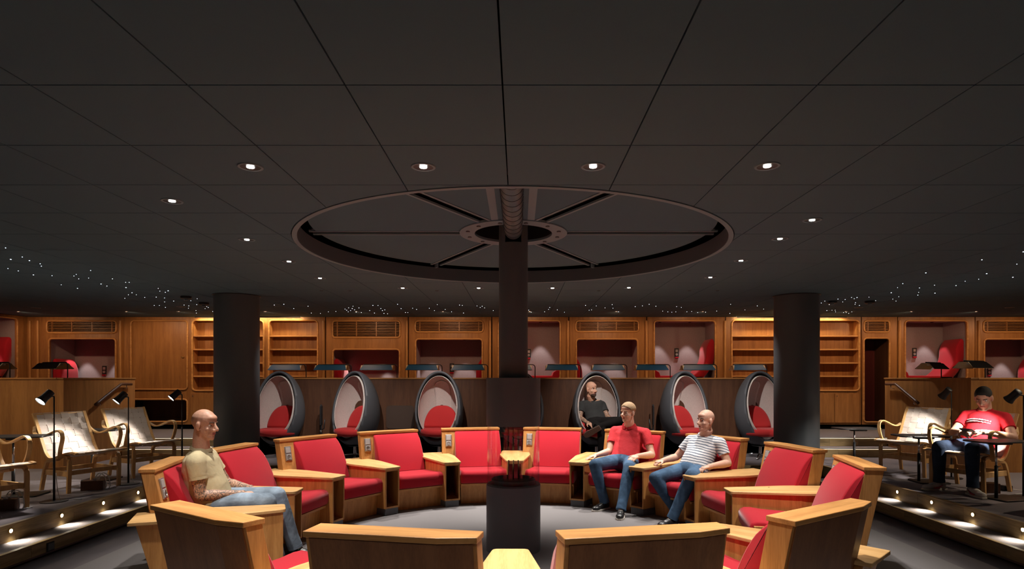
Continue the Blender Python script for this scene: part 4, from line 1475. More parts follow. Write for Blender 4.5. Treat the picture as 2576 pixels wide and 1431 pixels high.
# folded music-stand like side arms by the parapet
def side_arm(px, label, s):
    Y = 10.12
    t = thing('swing_table', label, 'stand', ((px - CX) * Y / F, Y, PLAT))
    MB().lathe([(0.0, 0.0), (0.13, 0.0), (0.13, 0.012), (0.02, 0.02), (0.0, 0.02)], 20).build('base', M['black'], t, auto=40)
    MB().tube([(0, 0, 0.012), (0, 0, 0.86)], 0.012, 8).build('post', M['black'], t, smooth=True)
    MB().box(-0.02, 0.02, -0.02, 0.02, 0.40, 0.44).build('clamp', M['chrome'], t, bevel=0.004)
    MB().tube([(0, 0, 0.44), (s * 0.05, -0.02, 0.46), (s * 0.07, -0.03, 0.62)], 0.009, 8).build('arm', M['black'], t, smooth=True)
    MB().box(-0.010, 0.010, -0.05, 0.05, 0.52, 0.84).build('folded_top', M['black'], t, bevel=0.005)


side_arm(808, 'dark folded swing table between two egg chairs on the tattooed-man side', 1)
side_arm(1643, 'dark folded swing table between the egg chairs behind the polo-shirt man', -1)


# ================================================================ bentwood lounge chairs with woven webbing
def catmull(P, per=6):
    P = [Vector(p) for p in P]
    out = []
    for i in range(len(P) - 1):
        p0, p1, p2, p3 = P[max(i - 1, 0)], P[i], P[i + 1], P[min(i + 2, len(P) - 1)]
        for q in range(per):
            u = q / per
            out.append(0.5 * ((2 * p1) + (p2 - p0) * u + (2 * p0 - 5 * p1 + 4 * p2 - p3) * u * u + (3 * p1 - p0 - 3 * p2 + p3) * u ** 3))
    out.append(P[-1])
    return out


SEATP = [(0, 0.39, 0.885), (0, 0.345, 0.80), (0, 0.28, 0.67), (0, 0.215, 0.54), (0, 0.15, 0.43), (0, 0.075, 0.375), (0, -0.02, 0.385), (0, -0.13, 0.42), (0, -0.25, 0.448), (0, -0.36, 0.462), (0, -0.42, 0.452)]


def make_lounge():
    t = thing('woven_lounge_chair', '', 'lounge chair', (0, 0, PLAT), 0, 'woven lounge chairs on the platform')
    prof = catmull(SEATP, 8)
    # arc length
    L = [0.0]
    for a, b in zip(prof, prof[1:]):
        L.append(L[-1] + (b - a).length)
    tot = L[-1]

    def on(s):
        s = min(max(s, 0.0), tot)
        i = max(k for k in range(len(L)) if L[k] <= s + 1e-9)
        i = min(i, len(L) - 2)
        u = (s - L[i]) / (L[i + 1] - L[i])
        p = prof[i].lerp(prof[i + 1], u)
        tg = (prof[i + 1] - prof[i]).normalized()
        nn = Vector((0, -tg.z, tg.y))
        if nn.z < 0 and nn.y > 0:
            nn = -nn
        return p, tg, Vector((0, tg.z, -tg.y)) if (tg.z > 0) else Vector((0, tg.z, -tg.y))
    NC, NR = 6, 14
    hw = 0.275
    cw, rh = 2 * hw / NC, tot / NR
    th = 0.0016
    for i in range(NC):
        x = -hw + cw * (i + 0.5)
        rings = []
        K = NR * 6
        for k in range(K + 1):
            s = tot * k / K
            p, tg, nn = on(s)
            ph = s / rh - 0.5
            off = 0.0042 * max(-1, min(1, 2.0 * math.cos(PI * ph))) * (1 if i % 2 else -1)
            w = cw / 2 - 0.0045
            c = p + nn * off
            rings.append([Vector((x - w, c.y, c.z)) - nn * th, Vector((x + w, c.y, c.z)) - nn * th, Vector((x + w, c.y, c.z)) + nn * th, Vector((x - w, c.y, c.z)) + nn * th])
        MB().loft(rings).build('strap', M['web'], t, auto=50)
    for j in range(NR):
        s = rh * (j + 0.5)
        p, tg, nn = on(s)
        rings = []
        K = NC * 6
        for k in range(K + 1):
            x = -hw - 0.012 + (2 * hw + 0.024) * k / K
            ph = (x + hw) / cw - 0.5
            off = -0.0042 * max(-1, min(1, 2.0 * math.cos(PI * ph))) * (1 if j % 2 == 0 else -1)
            e0, _, n0 = on(s - rh / 2 + 0.0042)
            e1, _, n1 = on(s + rh / 2 - 0.0042)
            a, b = e0 + nn * off, e1 + nn * off
            m_ = p + nn * off
            rings.append([Vector((x, a.y, a.z)) - nn * th, Vector((x, m_.y, m_.z)) - nn * th, Vector((x, b.y, b.z)) - nn * th, Vector((x, b.y, b.z)) + nn * th, Vector((x, m_.y, m_.z)) + nn * th, Vector((x, a.y, a.z)) + nn * th])
        MB().loft(rings).build('strap', M['web'], t, auto=50)
    for s in (-1, 1):
        x = s * 0.278
        pr = []
        for k in range(41):
            p, tg, nn = on(tot * k / 40)
            pr.append(Vector((x, p.y, p.z)) - nn * 0.002)
        MB().tube(pr, 0.011, 4, ry=0.016, up=(1, 0, 0)).build('side_rail', M['birch'], t, auto=40)
        xa = s * 0.325
        arm = catmull([(s * 0.292, 0.335, 0.735), (s * 0.318, 0.29, 0.655), (xa, 0.20, 0.622), (xa, 0.08, 0.635), (xa, -0.06, 0.68), (xa, -0.16, 0.705), (xa, -0.225, 0.685), (xa, -0.245, 0.62), (xa, -0.215, 0.52), (s * 0.315, -0.175, 0.43), (s * 0.30, -0.155, 0.385)], 5)
        MB().tube(arm, 0.021, 4, ry=0.0085, up=(0, 0.35, 1) if False else (s * 0.02, 0.3, 1)).build('armrest', M['birch'], t, auto=40, bevel=0.003)
        for leg in ([(s * 0.27, 0.0, 0.375), (s * 0.27, -0.16, 0.405), (s * 0.272, -0.25, 0.405), (s * 0.276, -0.285, 0.36), (s * 0.278, -0.285, 0.24), (s * 0.28, -0.275, 0.0)],
                    [(s * 0.262, -0.06, 0.37), (s * 0.262, 0.06, 0.35), (s * 0.264, 0.135, 0.335), (s * 0.27, 0.17, 0.27), (s * 0.275, 0.20, 0.15), (s * 0.28, 0.235, 0.0)]):
            MB().tube(catmull(leg, 5), 0.021, 4, ry=0.014, up=(0, 0.4, 1)).build('leg', M['birch'], t, auto=40, bevel=0.003)
        MB().box(s * 0.274 - 0.010, s * 0.274 + 0.010, -0.28, 0.20, 0.185, 0.245).build('stretcher', M['birch'], t, bevel=0.003)
    for y, z in ((-0.265, 0.22), (0.17, 0.22)):
        MB().box(-0.265, 0.265, y - 0.010, y + 0.010, z - 0.02, z + 0.03).build('cross_bar', M['birch'], t, bevel=0.003)
    for s_ in (0.01, tot - 0.01):
        p, _, _ = on(s_)
        MB().tube([(-0.27, p.y, p.z - 0.004), (0.27, p.y, p.z - 0.004)], 0.009, 8).build('end_rod', M['birch'], t, smooth=True)
    return t


lounge0 = make_lounge()
bpy.context.view_layer.update()
CHAIRS = [(-5.19, 7.26, 66.0, 'woven lounge chair in full view behind a floor lamp, middle of its row'),
          (-5.11, 8.31, 64.0, 'brightly lit woven lounge chair near the stairs, behind the tattooed man'),
          (-5.29, 6.00, 66.0, 'woven lounge chair cut by the picture edge, beside the round side table'),
          (5.37, 8.36, -60.0, 'empty woven lounge chair lit by a floor lamp beside the phone user'),
          (5.28, 7.17, -64.8, 'woven lounge chair in which the phone user sits'),
          (5.50, 5.92, -66.0, 'woven lounge chair mostly beyond the picture edge, in front of the phone user')]
for i, (x, y, rot, lab) in enumerate(CHAIRS):
    e = lounge0 if i == 0 else dup(lounge0)
    e.location = (x, y, PLAT)
    e.rotation_euler = (0, 0, R(rot))
    e['label'] = lab


# ================================================================ slim side tables
def side_table(x, y, h, rot, label):
    t = thing('side_table', label, 'side table', (x, y, PLAT), R(rot), 'black side tables by the lounge chairs')
    MB().prism(rrect(-0.28, -0.17, 0.34, 0.19, 0.09, 5), h - 0.016, h).build('table_top', M['black'], t, bevel=0.005)
    MB().box(-0.05, 0.16, -0.05, 0.05, h - 0.045, h - 0.017).build('tilt_bracket', M['black'], t, bevel=0.004)
    MB().tube([(0, 0, 0.30), (0, 0, h - 0.04)], 0.011, 12).build('inner_tube', M['chrome'], t, smooth=True)
    MB().tube([(0, 0, 0.012), (0, 0, 0.36)], 0.017, 12).build('post', M['black'], t, smooth=True)
    MB().tube([(0, -0.014, 0.35), (0, -0.05, 0.36)], 0.005, 8).build('lock_lever', M['chrome'], t, smooth=True)
    MB().prism(rrect(-0.06, -0.16, 0.30, 0.16, 0.03, 4), 0.0, 0.016).build('base_plate', M['black'], t, bevel=0.004)


side_table(-5.58, 6.78, 0.66, 10, 'black side table with chrome post between the cropped woven chair and the fully visible one')
side_table(-5.45, 7.85, 0.64, 5, 'black side table between the two woven chairs near the stairs')
side_table(4.89, 8.95, 0.57, 0, 'black side table standing alone in front of the stairs')
side_table(4.99, 7.66, 0.585, -5, 'black side table in front of the lit empty woven chair')
side_table(5.10, 6.56, 0.63, 12, 'black side table next to the arm of the phone user')


# ================================================================ reading floor lamps
def floor_lamp(x, y, ztop, d, label, on=True, arm=(-1, 0), power=None):
    """pole with a short arm and a tilting cylinder head; d is the beam direction"""
    t = thing('floor_lamp', label, 'floor lamp', (x, y, PLAT))
    h = ztop - PLAT
    MB().lathe([(0.0, 0.0), (0.125, 0.0), (0.125, 0.008), (0.02, 0.014), (0.0, 0.014)], 28).build('base', M['black'], t, auto=40)
    MB().tube([(0, 0, 0.01), (0, 0, 0.62)], 0.011, 10).build('lower_pole', M['black'], t, smooth=True)
    ax = Vector((arm[0], arm[1], 0)).normalized()
    MB().tube([(0, 0, 0.55), (0, 0, h - 0.004), tuple(ax * 0.004 + Vector((0, 0, h))), tuple(ax * 0.07 + Vector((0, 0, h)))], 0.007, 8).build('upper_pole', M['black'], t, smooth=True)
    D_ = Vector(d).normalized()
    c = ax * 0.095 + Vector((0, 0, h))
    q = D_.to_track_quat('Z', 'Y').to_matrix().to_4x4()
    prof = [(0.030, -0.070), (0.040, -0.064), (0.041, 0.02), (0.044, 0.05), (0.054, 0.082), (0.0505, 0.082), (0.040, 0.05), (0.037, 0.0), (0.0, -0.01)]
    hd = MB().lathe([(0.0, -0.070)] + prof, 24, tuple(c), q).build('lamp_head', M['black'], t, auto=40)
    MB().lathe([(0.0, 0.070), (0.047, 0.070), (0.0475, 0.075), (0.0, 0.077)], 20, tuple(c), q).build('bulb', M['lamp'] if on else M['white'], hd)
    if on:
        l = spot('floor_lamp_beam', (0, 0, 0), (0, 0, -1), power or P_FLOOR, 80, 0.5, (1.0, 0.93, 0.85), 0.035)
        l.parent = t
        l.location = c + D_ * 0.085
        l.rotation_euler = D_.to_track_quat('-Z', 'Y').to_euler()
    cb = MB()
    cb.tube(catmull([(0.02, 0.0, 0.30), (0.03, 0.01, 0.12), (0.06, 0.03, 0.01), (0.14, 0.10, 0.006), (0.22, 0.10, 0.006)], 4), 0.004, 6)
    cb.build('cord', M['white'], t, smooth=True)


def aim(x, y, z, tx, ty, tz):
    return (tx - x, ty - y, tz - z)


floor_lamp(-4.88, 6.45, 1.405, (-0.25, -0.66, -0.66), 'lit floor lamp in front of the fully visible woven chair', True, (-1, 0.15))
floor_lamp(-4.78, 7.52, 1.365, (-0.40, -0.44, -0.62), 'lit floor lamp in front of the bright woven chair near the stairs', True, (-1, 0.1))
floor_lamp(-4.66, 8.50, 1.37, (-0.44, -0.44, -0.56), 'lit slim floor lamp behind the head of the tattooed man', True, (-1, 0.1))
floor_lamp(5.60, 7.95, 1.41, (-0.16, 0.50, -0.55), 'floor lamp between the empty woven chair and the phone user', True, (-0.9, -0.3), 70)
floor_lamp(5.49, 6.68, 1.41, (-0.15, 0.45, -0.45), 'floor lamp behind the shoulder of the phone user', True, (-0.9, 0.1), 130)


# ================================================================ wooden power boxes with white cables on the platform
def power_box(x, y, rot, label, cables=True):
    t = thing('power_box', label, 'power box', (x, y, PLAT), R(rot))
    MB().box(-0.11, 0.11, -0.06, 0.06, 0.0, 0.11).build('box', M['dark_oak_z'], t, bevel=0.004)
    if cables:
        for k, (dx, dy) in enumerate(((0.02, 0.0), (0.05, 0.02))):
            P = catmull([(dx, dy, 0.105), (dx + 0.01, dy, 0.16), (dx + 0.05, dy - 0.01, 0.19), (dx + 0.10, dy - 0.02, 0.15), (dx + 0.12, dy - 0.03, 0.05), (dx + 0.11, dy - 0.02, 0.006), (dx + 0.16, dy + 0.05, 0.006)], 4)
            MB().tube(P, 0.0045, 6).build('cable', M['white'], t, smooth=True)
        MB().box(0.0, 0.035, -0.012, 0.012, 0.108, 0.135).build('plug', M['white'], t, bevel=0.004)


power_box(-4.94, 7.13, 20, 'wooden power box with white cables under the fully visible woven chair')
power_box(-5.05, 6.02, 20, 'wooden power box with white cables under the cropped woven chair')
power_box(5.32, 6.98, -20, 'small wooden power box under the chair of the phone user', False)
t = thing('power_adapter', 'small black power adapter on the carpet beside the chair of the phone user', 'adapter', (5.62, 7.08, PLAT))
MB().box(-0.05, 0.05, -0.035, 0.035, 0.0, 0.06).build('body', M['black'], t, bevel=0.006)
MB().tube(catmull([(0.05, 0, 0.02), (0.12, 0.0, 0.008), (0.2, -0.1, 0.006), (0.1, -0.2, 0.006), (-0.1, -0.25, 0.006)], 5), 0.004, 6).build('cord', M['white'], t, smooth=True)
# ================================================================ people
def cloth(name, col, rough=0.9, stripes=None, bump=0.45, scale=7, jeans=False):
    m, nt, b = new_mat(name)
    b.inputs['Roughness'].default_value = rough
    b.inputs['Specular IOR Level'].default_value = 0.15
    tc = nt.nodes.new('ShaderNodeTexCoord')
    n = nt.nodes.new('ShaderNodeTexNoise')
    n.inputs['Scale'].default_value = scale
    n.inputs['Detail'].default_value = 4
    n.inputs['Distortion'].default_value = 0.35
    nt.links.new(tc.outputs['Object'], n.inputs['Vector'])
    bp = nt.nodes.new('ShaderNodeBump')
    bp.inputs['Strength'].default_value = bump
    bp.inputs['Distance'].default_value = 0.03
    nt.links.new(n.outputs['Fac'], bp.inputs['Height'])
    nt.links.new(bp.outputs['Normal'], b.inputs['Normal'])
    if stripes:
        sx = nt.nodes.new('ShaderNodeVectorMath')
        sx.operation = 'DOT_PRODUCT'
        sx.inputs[1].default_value = stripes[1]
        nt.links.new(tc.outputs['Object'], sx.inputs[0])
        ad = nt.nodes.new('ShaderNodeMath')
        ad.operation = 'MULTIPLY_ADD'
        ad.inputs[1].default_value = 0.035
        nt.links.new(n.outputs['Fac'], ad.inputs[0])
        nt.links.new(sx.outputs['Value'], ad.inputs[2])
        ml = nt.nodes.new('ShaderNodeMath')
        ml.operation = 'MULTIPLY'
        ml.inputs[1].default_value = 1 / stripes[2]
        nt.links.new(ad.outputs[0], ml.inputs[0])
        fr = nt.nodes.new('ShaderNodeMath')
        fr.operation = 'FRACT'
        nt.links.new(ml.outputs[0], fr.inputs[0])
        gt = nt.nodes.new('ShaderNodeMath')
        gt.operation = 'GREATER_THAN'
        gt.inputs[1].default_value = 0.62
        nt.links.new(fr.outputs[0], gt.inputs[0])
        mx = nt.nodes.new('ShaderNodeMix')
        mx.data_type = 'RGBA'
        nt.links.new(gt.outputs[0], mx.inputs[0])
        mx.inputs[6].default_value = (*col, 1)
        mx.inputs[7].default_value = (*stripes[0], 1)
        nt.links.new(mx.outputs[2], b.inputs['Base Color'])
    else:
        r = nt.nodes.new('ShaderNodeValToRGB')
        k = 0.55 if jeans else 0.85
        r.color_ramp.elements[0].position = 0.38
        r.color_ramp.elements[1].position = 0.64
        r.color_ramp.elements[0].color = (*[c * k for c in col], 1)
        r.color_ramp.elements[1].color = (*col, 1)
        nt.links.new(n.outputs['Fac'], r.inputs['Fac'])
        nt.links.new(r.outputs['Color'], b.inputs['Base Color'])
    return m


def tattoo_mat():
    m, nt, b = new_mat('tattooed_skin')
    tc = nt.nodes.new('ShaderNodeTexCoord')
    n = nt.nodes.new('ShaderNodeTexNoise')
    n.inputs['Scale'].default_value = 38
    n.inputs['Detail'].default_value = 3
    n.inputs['Distortion'].default_value = 2.0
    r = nt.nodes.new('ShaderNodeValToRGB')
    e = r.color_ramp.elements
    e[0].position, e[0].color = 0.40, (0.10, 0.085, 0.075, 1)
    e[1].position, e[1].color = 0.62, (0.58, 0.34, 0.23, 1)
    k = r.color_ramp.elements.new(0.50)
    k.color = (0.36, 0.20, 0.13, 1)
    nt.links.new(tc.outputs['Object'], n.inputs['Vector'])
    nt.links.new(n.outputs['Fac'], r.inputs['Fac'])
    nt.links.new(r.outputs['Color'], b.inputs['Base Color'])
    b.inputs['Roughness'].default_value = 0.55
    return m


def skin_mat(name, col):
    m = plain(name, col, 0.5, bump=0.06, scale=90, spec=0.35, var=0.06)
    b = m.node_tree.nodes['Principled BSDF']
    b.inputs['Subsurface Weight'].default_value = 0.12
    b.inputs['Subsurface Radius'].default_value = (0.02, 0.008, 0.005)
    return m


PM = {
    'skin_a': skin_mat('warm_skin', (0.60, 0.33, 0.23)),
    'skin_b': skin_mat('pale_skin', (0.66, 0.40, 0.30)),
    'tattoo': tattoo_mat(),
    'polo': cloth('red_pique', (0.60, 0.045, 0.055)),
    'tee_red': cloth('red_jersey', (0.58, 0.02, 0.03)),
    'tee_black': cloth('black_jersey', (0.045, 0.045, 0.045)),
    'tee_beige': cloth('beige_jersey', (0.56, 0.47, 0.29)),
    'tee_stripe': cloth('striped_jersey', (0.74, 0.74, 0.76), stripes=((0.17, 0.20, 0.26), (0.30, 0.20, 0.93), 0.031)),
    'jeans': cloth('blue_denim', (0.075, 0.14, 0.24), jeans=True),
    'jeans_light': cloth('washed_denim', (0.30, 0.38, 0.47), jeans=True),
    'jeans_dark': cloth('dark_denim', (0.035, 0.055, 0.10), jeans=True),
    'black_cloth': cloth('black_trouser_cloth', (0.014, 0.012, 0.012)),
    'shoe_black': plain('black_leather', (0.015, 0.015, 0.016), 0.35),
    'shoe_white': plain('white_mesh_shoe', (0.62, 0.58, 0.56), 0.7),
    'sole': plain('white_sole', (0.60, 0.56, 0.50), 0.6),
    'brown_sole': plain('worn_brown_sole', (0.20, 0.12, 0.09), 0.8),
    'eye': plain('eye_white', (0.8, 0.78, 0.75), 0.2),
    'iris': plain('dark_iris', (0.03, 0.02, 0.015), 0.2),
    'lip': plain('lips', (0.42, 0.15, 0.12), 0.5),
    'hair_fair': plain('fair_short_hair', (0.34, 0.22, 0.12), 0.8, bump=0.8, scale=160, var=0.3),
    'hair_dark': plain('dark_cropped_hair', (0.02, 0.015, 0.012), 0.8, bump=0.6, scale=160),
    'beard': plain('dark_beard', (0.06, 0.03, 0.02), 0.9, bump=0.8, scale=160),
    'print': plain('white_print', (0.78, 0.76, 0.74), 0.7),
    'swoosh': plain('red_shoe_mark', (0.5, 0.03, 0.05), 0.6),
}
V = Vector


def fused(mb, name, voxel, mats, parent, smooth_n=4, pick=None, factor=0.5):
    """joins overlapping shapes into one continuous skin"""
    me = mb.mesh(name, True)
    tmp = bpy.data.objects.new(name, me)
    COL.objects.link(tmp)
    r = tmp.modifiers.new('r', 'REMESH')
    r.mode = 'VOXEL'
    r.voxel_size = voxel
    if smooth_n:
        s = tmp.modifiers.new('s', 'SMOOTH')
        s.factor = factor
        s.iterations = smooth_n
    bpy.context.view_layer.update()
    dg = bpy.context.evaluated_depsgraph_get()
    out = bpy.data.meshes.new_from_object(tmp.evaluated_get(dg))
    bpy.data.objects.remove(tmp, do_unlink=True)
    bpy.data.meshes.remove(me)
    out.name = name
    out.materials.clear()
    mats = mats if isinstance(mats, (list, tuple)) else [mats]
    for m in mats:
        out.materials.append(m)
    out.polygons.foreach_set('use_smooth', [True] * len(out.polygons))
    if pick is not None:
        out.polygons.foreach_set('material_index', [pick(p.center) for p in out.polygons])
    o = bpy.data.objects.new(name, out)
    COL.objects.link(o)
    o.parent = parent
    return o


def limb(mb, pts, rad, n=14):
    """tapered round limb with ball joints"""
    pts = [V(p) for p in pts]
    fine, fr = [], []
    for i in range(len(pts) - 1):
        for q in range(5):
            u = q / 5
            fine.append(pts[i].lerp(pts[i + 1], u))
            fr.append(rad[i] * (1 - u) + rad[i + 1] * u)
    fine.append(pts[-1])
    fr.append(rad[-1])
    for i in range(len(pts) - 1):
        seg = [k for k in range(i * 5, i * 5 + 6)]
        mb.tube([fine[k] for k in seg], [fr[k] for k in seg], n)
    for p, r in zip(pts, rad):
        mb.sphere(p, r, n, 8)


def frame_of(f, u):
    f = V(f).normalized()
    u = V(u)
    u = (u - f * u.dot(f)).normalized()
    r = f.cross(u)
    return Matrix((r, f, u)).transposed().to_4x4()   # columns: right, forward, up


def trunk(mb, pel, chest, neck, right, k=1.0, belly=0.0, cut_neck=False):
    """lofted torso of flattened ellipses"""
    pel, chest, neck, right = V(pel), V(chest), V(neck), V(right).normalized()
    spec = [(-0.12, 0.150, 0.110), (0.0, 0.172, 0.125), (0.25, 0.165, 0.120 + belly), (0.45, 0.168, 0.118 + belly * 0.8), (0.68, 0.185, 0.120), (0.85, 0.185, 0.108), (0.95, 0.145, 0.085), (1.0, 0.085, 0.07)]
    axis = (neck - pel)
    rings = []
    for (t, a, b_) in spec:
        # quadratic path pelvis -> chest -> neck
        if t < 0:
            c = pel + (chest - pel).normalized() * t * axis.length
            tg = chest - pel
        else:
            c = pel * (1 - t) ** 2 + chest * 2 * t * (1 - t) + neck * t * t
            tg = (chest - pel) * (1 - t) + (neck - chest) * t
        tg.normalize()
        r = (right - tg * right.dot(tg)).normalized()
        fw = tg.cross(r) * -1
        rings.append([c + r * (a * k * math.cos(q)) + fw * (b_ * k * math.sin(q)) for q in np.linspace(0, 2 * PI, 25)[:-1]])
    mb.loft(rings)


def head(root, mb, c, f, u, s, skin, hair=None, hair_mat=None, neck_to=None, beard=False):
    """adds head shapes to the body mesh; eyes, lips, hair become children"""
    B = frame_of(f, u)
    T = Matrix.Translation(V(c)) @ B @ Matrix.Scale(s, 4)
    R3 = B

    def e(p, r, n=16, m=10, mm=None):
        (mm or mb).sphere(T @ V(p), tuple(x * s for x in r), n, m, R3)
    e((0, -0.014, 0.032), (0.076, 0.096, 0.086))
    e((0, 0.020, -0.035), (0.062, 0.064, 0.082))
    e((0, 0.040, -0.088), (0.040, 0.042, 0.028))
    e((0, 0.066, -0.100), (0.020, 0.018, 0.016))
    e((0, 0.062, 0.022), (0.050, 0.021, 0.013))
    e((0, 0.052, 0.055), (0.050, 0.032, 0.030))
    for q in (-1, 1):
        e((q * 0.040, 0.056, -0.028), (0.022, 0.022, 0.020))
        e((q * 0.080, -0.006, -0.008), (0.009, 0.020, 0.032))
        e((q * 0.076, 0.002, -0.034), (0.009, 0.011, 0.012))
        e((q * 0.013, 0.092, -0.036), (0.009, 0.010, 0.008))
    mb.tube([T @ V((0, 0.080, 0.012)), T @ V((0, 0.094, -0.012)), T @ V((0, 0.108, -0.030))], [0.009 * s, 0.012 * s, 0.014 * s], 10)
    e((0, 0.106, -0.032), (0.013, 0.012, 0.010))
    e((0, 0.072, -0.062), (0.028, 0.012, 0.014))
    if neck_to is not None:
        mb.tube([T @ V((0, -0.022, -0.03)), T @ V((0, -0.025, -0.10)), V(neck_to)], [0.057 * s, 0.058 * s, 0.067 * s], 18)
    for q in (-1, 1):
        ey = MB()
        e((q * 0.031, 0.0625, 0.003), (0.0125, 0.0105, 0.0085), 12, 8, ey)
        eye = ey.build('eye', PM['eye'], root, smooth=True)
        ir = MB()
        e((q * 0.031, 0.0712, 0.003), (0.0052, 0.003, 0.0052), 10, 6, ir)
        ir.build('iris', PM['iris'], eye, smooth=True)
        br = MB()
        br.tube([T @ V((q * 0.014, 0.0865, 0.022)), T @ V((q * 0.032, 0.082, 0.028)), T @ V((q * 0.048, 0.068, 0.023))], 0.0042 * s, 6)
        br.build('eyebrow', hair_mat or PM['beard'], root, smooth=True)
    lp = MB()
    e((0, 0.0815, -0.0585), (0.022, 0.0055, 0.0040), 12, 6, lp)
    e((0, 0.0805, -0.0665), (0.020, 0.0055, 0.0046), 12, 6, lp)
    lp.build('lips', PM['lip'], root, smooth=True)
    if hair:
        hb = MB()
        rings = []
        for i in range(14):
            th = PI / 2 * (i / 13)
            rings.append([T @ (V((0, -0.014, 0.034)) + V((0.0775 * math.cos(th) * math.cos(a), 0.0975 * math.cos(th) * math.sin(a), 0.088 * math.sin(th)))) for a in np.linspace(0, 2 * PI, 33)[:-1]])
        me = hb.loft(rings).mesh('hair', True)
        bm = bmesh.new()
        bm.from_mesh(me)
        # hairline: keep what lies above/behind a plane that climbs towards the forehead
        co = T @ V((0, 0.055, 0.062 if hair == 'short' else 0.05))
        no = (R3.to_3x3() @ V((0, 0.75, -0.66))).normalized()
        bmesh.ops.bisect_plane(bm, geom=bm.verts[:] + bm.edges[:] + bm.faces[:], plane_co=co, plane_no=no, clear_outer=True)
        bm.to_mesh(me)
        bm.free()
        me.materials.append(hair_mat)
        o = bpy.data.objects.new('hair', me)
        COL.objects.link(o)
        o.parent = root
        so = o.modifiers.new('t', 'SOLIDIFY')
        so.thickness = 0.0022 if hair == 'crop' else 0.008
        so.offset = 1
    if beard:
        bd = MB()
        e((0, 0.045, -0.085), (0.046, 0.044, 0.034), 16, 10, bd)
        e((0, 0.072, -0.098), (0.026, 0.018, 0.020), 16, 10, bd)
        bd.build('beard', PM['beard'], root, smooth=True)


def hand(mb, w, d, n, thumb, s=1.06, curl=0.35, spread=1.0):
    """palm, four unequal bent fingers and a thumb; d towards the fingers, n out of the back of the hand, thumb +1/-1 along n x d"""
    w, d, n = V(w), V(d).normalized(), V(n)
    n = (n - d * n.dot(d)).normalized()
    l = d.cross(n) * thumb
    B = Matrix((l, d, n)).transposed().to_4x4()
    mb.sphere(w + d * 0.048 * s, (0.040 * s, 0.052 * s, 0.0165 * s), 14, 8, B)
    mb.sphere(w + d * 0.070 * s, (0.041 * s, 0.026 * s, 0.014 * s), 14, 8, B)
    mb.tube([w - d * 0.02, w + d * 0.03], [0.027 * s, 0.030 * s], 12)
    for k, (off, ln, cu) in enumerate(((0.031, 0.072, 0.9), (0.0105, 0.082, 1.0), (-0.0105, 0.076, 1.08), (-0.031, 0.060, 1.15))):
        p = w + d * (0.083 - 0.004 * abs(k - 1)) * s + l * off * s
        a = 0.10 + curl * 0.5 * cu
        dirv = (d + l * off * 2.2 * spread).normalized()
        pts = [p - dirv * 0.02 * s]
        for seg, fr_ in enumerate((0.45, 0.32, 0.23)):
            pts.append(pts[-1] + (dirv * math.cos(a) - n * math.sin(a)) * (ln * fr_ + (0.02 if seg == 0 else 0)) * s)
            a += curl * cu
        mb.tube(pts, [0.0092 * s, 0.0086 * s, 0.0078 * s, 0.0062 * s], 10)
        for q, r in zip(pts[1:], (0.0088, 0.008, 0.0063)):
            mb.sphere(q, r * s, 10, 6)
    b = w + d * 0.024 * s + l * 0.030 * s
    t1 = b + (d * 0.62 + l * 0.70 - n * 0.22).normalized() * 0.040 * s
    t2 = t1 + (d * 0.88 + l * 0.28 - n * 0.35).normalized() * 0.032 * s
    mb.tube([b - l * 0.012 * s, b, t1, t2], [0.014 * s, 0.0135 * s, 0.0105 * s, 0.008 * s], 10)
    mb.sphere(t1, 0.0105 * s, 10, 6)
    mb.sphere(t2, 0.0082 * s, 10, 6)


def shoe(root, ankle, toe, zf, mat, s=1.05, up=(0, 0, 1), laces=True, sole=None, mark=False):
    """one shoe: upper fused from rounded shapes, sole and laces as sub-parts"""
    a, t = V(ankle), V(toe)
    u = V(up).normalized()
    d = (t - a)
    d = (d - u * d.dot(u)).normalized()
    base = a - u * (a - V((0, 0, zf))).dot(u) if up == (0, 0, 1) else a - u * 0.085 * s
    l = d.cross(u)
    B = Matrix((l, d, u)).transposed().to_4x4()
    P = lambda x, y, z: base + (l * x + d * y + u * z) * s
    mb = MB()
    mb.sphere(P(0, -0.035, 0.048), (0.036 * s, 0.046 * s, 0.045 * s), 16, 10, B)
    mb.sphere(P(0, 0.06, 0.045), (0.042 * s, 0.09 * s, 0.040 * s), 16, 10, B)
    mb.sphere(P(0, 0.145, 0.038), (0.046 * s, 0.065 * s, 0.030 * s), 16, 10, B)
    mb.tube([P(0, -0.02, 0.05), P(0, -0.01, 0.10)], [0.040 * s, 0.042 * s], 14)
    o = fused(mb, 'shoe', 0.007, mat, root, 3)
    so = MB()
    out = [(-0.036, -0.075), (0.036, -0.075), (0.040, 0.0), (0.047, 0.12), (0.042, 0.175), (0.022, 0.212), (-0.022, 0.212), (-0.042, 0.175), (-0.047, 0.12), (-0.040, 0.0)]
    so.loft([[P(x, y, 0.001) for x, y in out], [P(x * 1.02, y, 0.022) for x, y in out]])
    so.build('sole', sole or PM['sole'], o, bevel=0.004)
    if laces:
        for k in range(4):
            y = 0.045 + k * 0.022
            z = 0.088 - k * 0.0055
            MB().tube([P(-0.024, y, z - 0.006), P(0, y + 0.004, z), P(0.024, y, z - 0.006)], 0.0035 * s, 6).build('lace', PM['sole'], o, smooth=True)
    if mark:
        for q in (-1, 1):
            MB().tube([P(q * 0.043, 0.11, 0.030), P(q * 0.047, 0.05, 0.032), P(q * 0.042, -0.01, 0.062)], [0.006, 0.009, 0.003], 6).build('side_mark', PM['swoosh'], o, smooth=True)
    return o


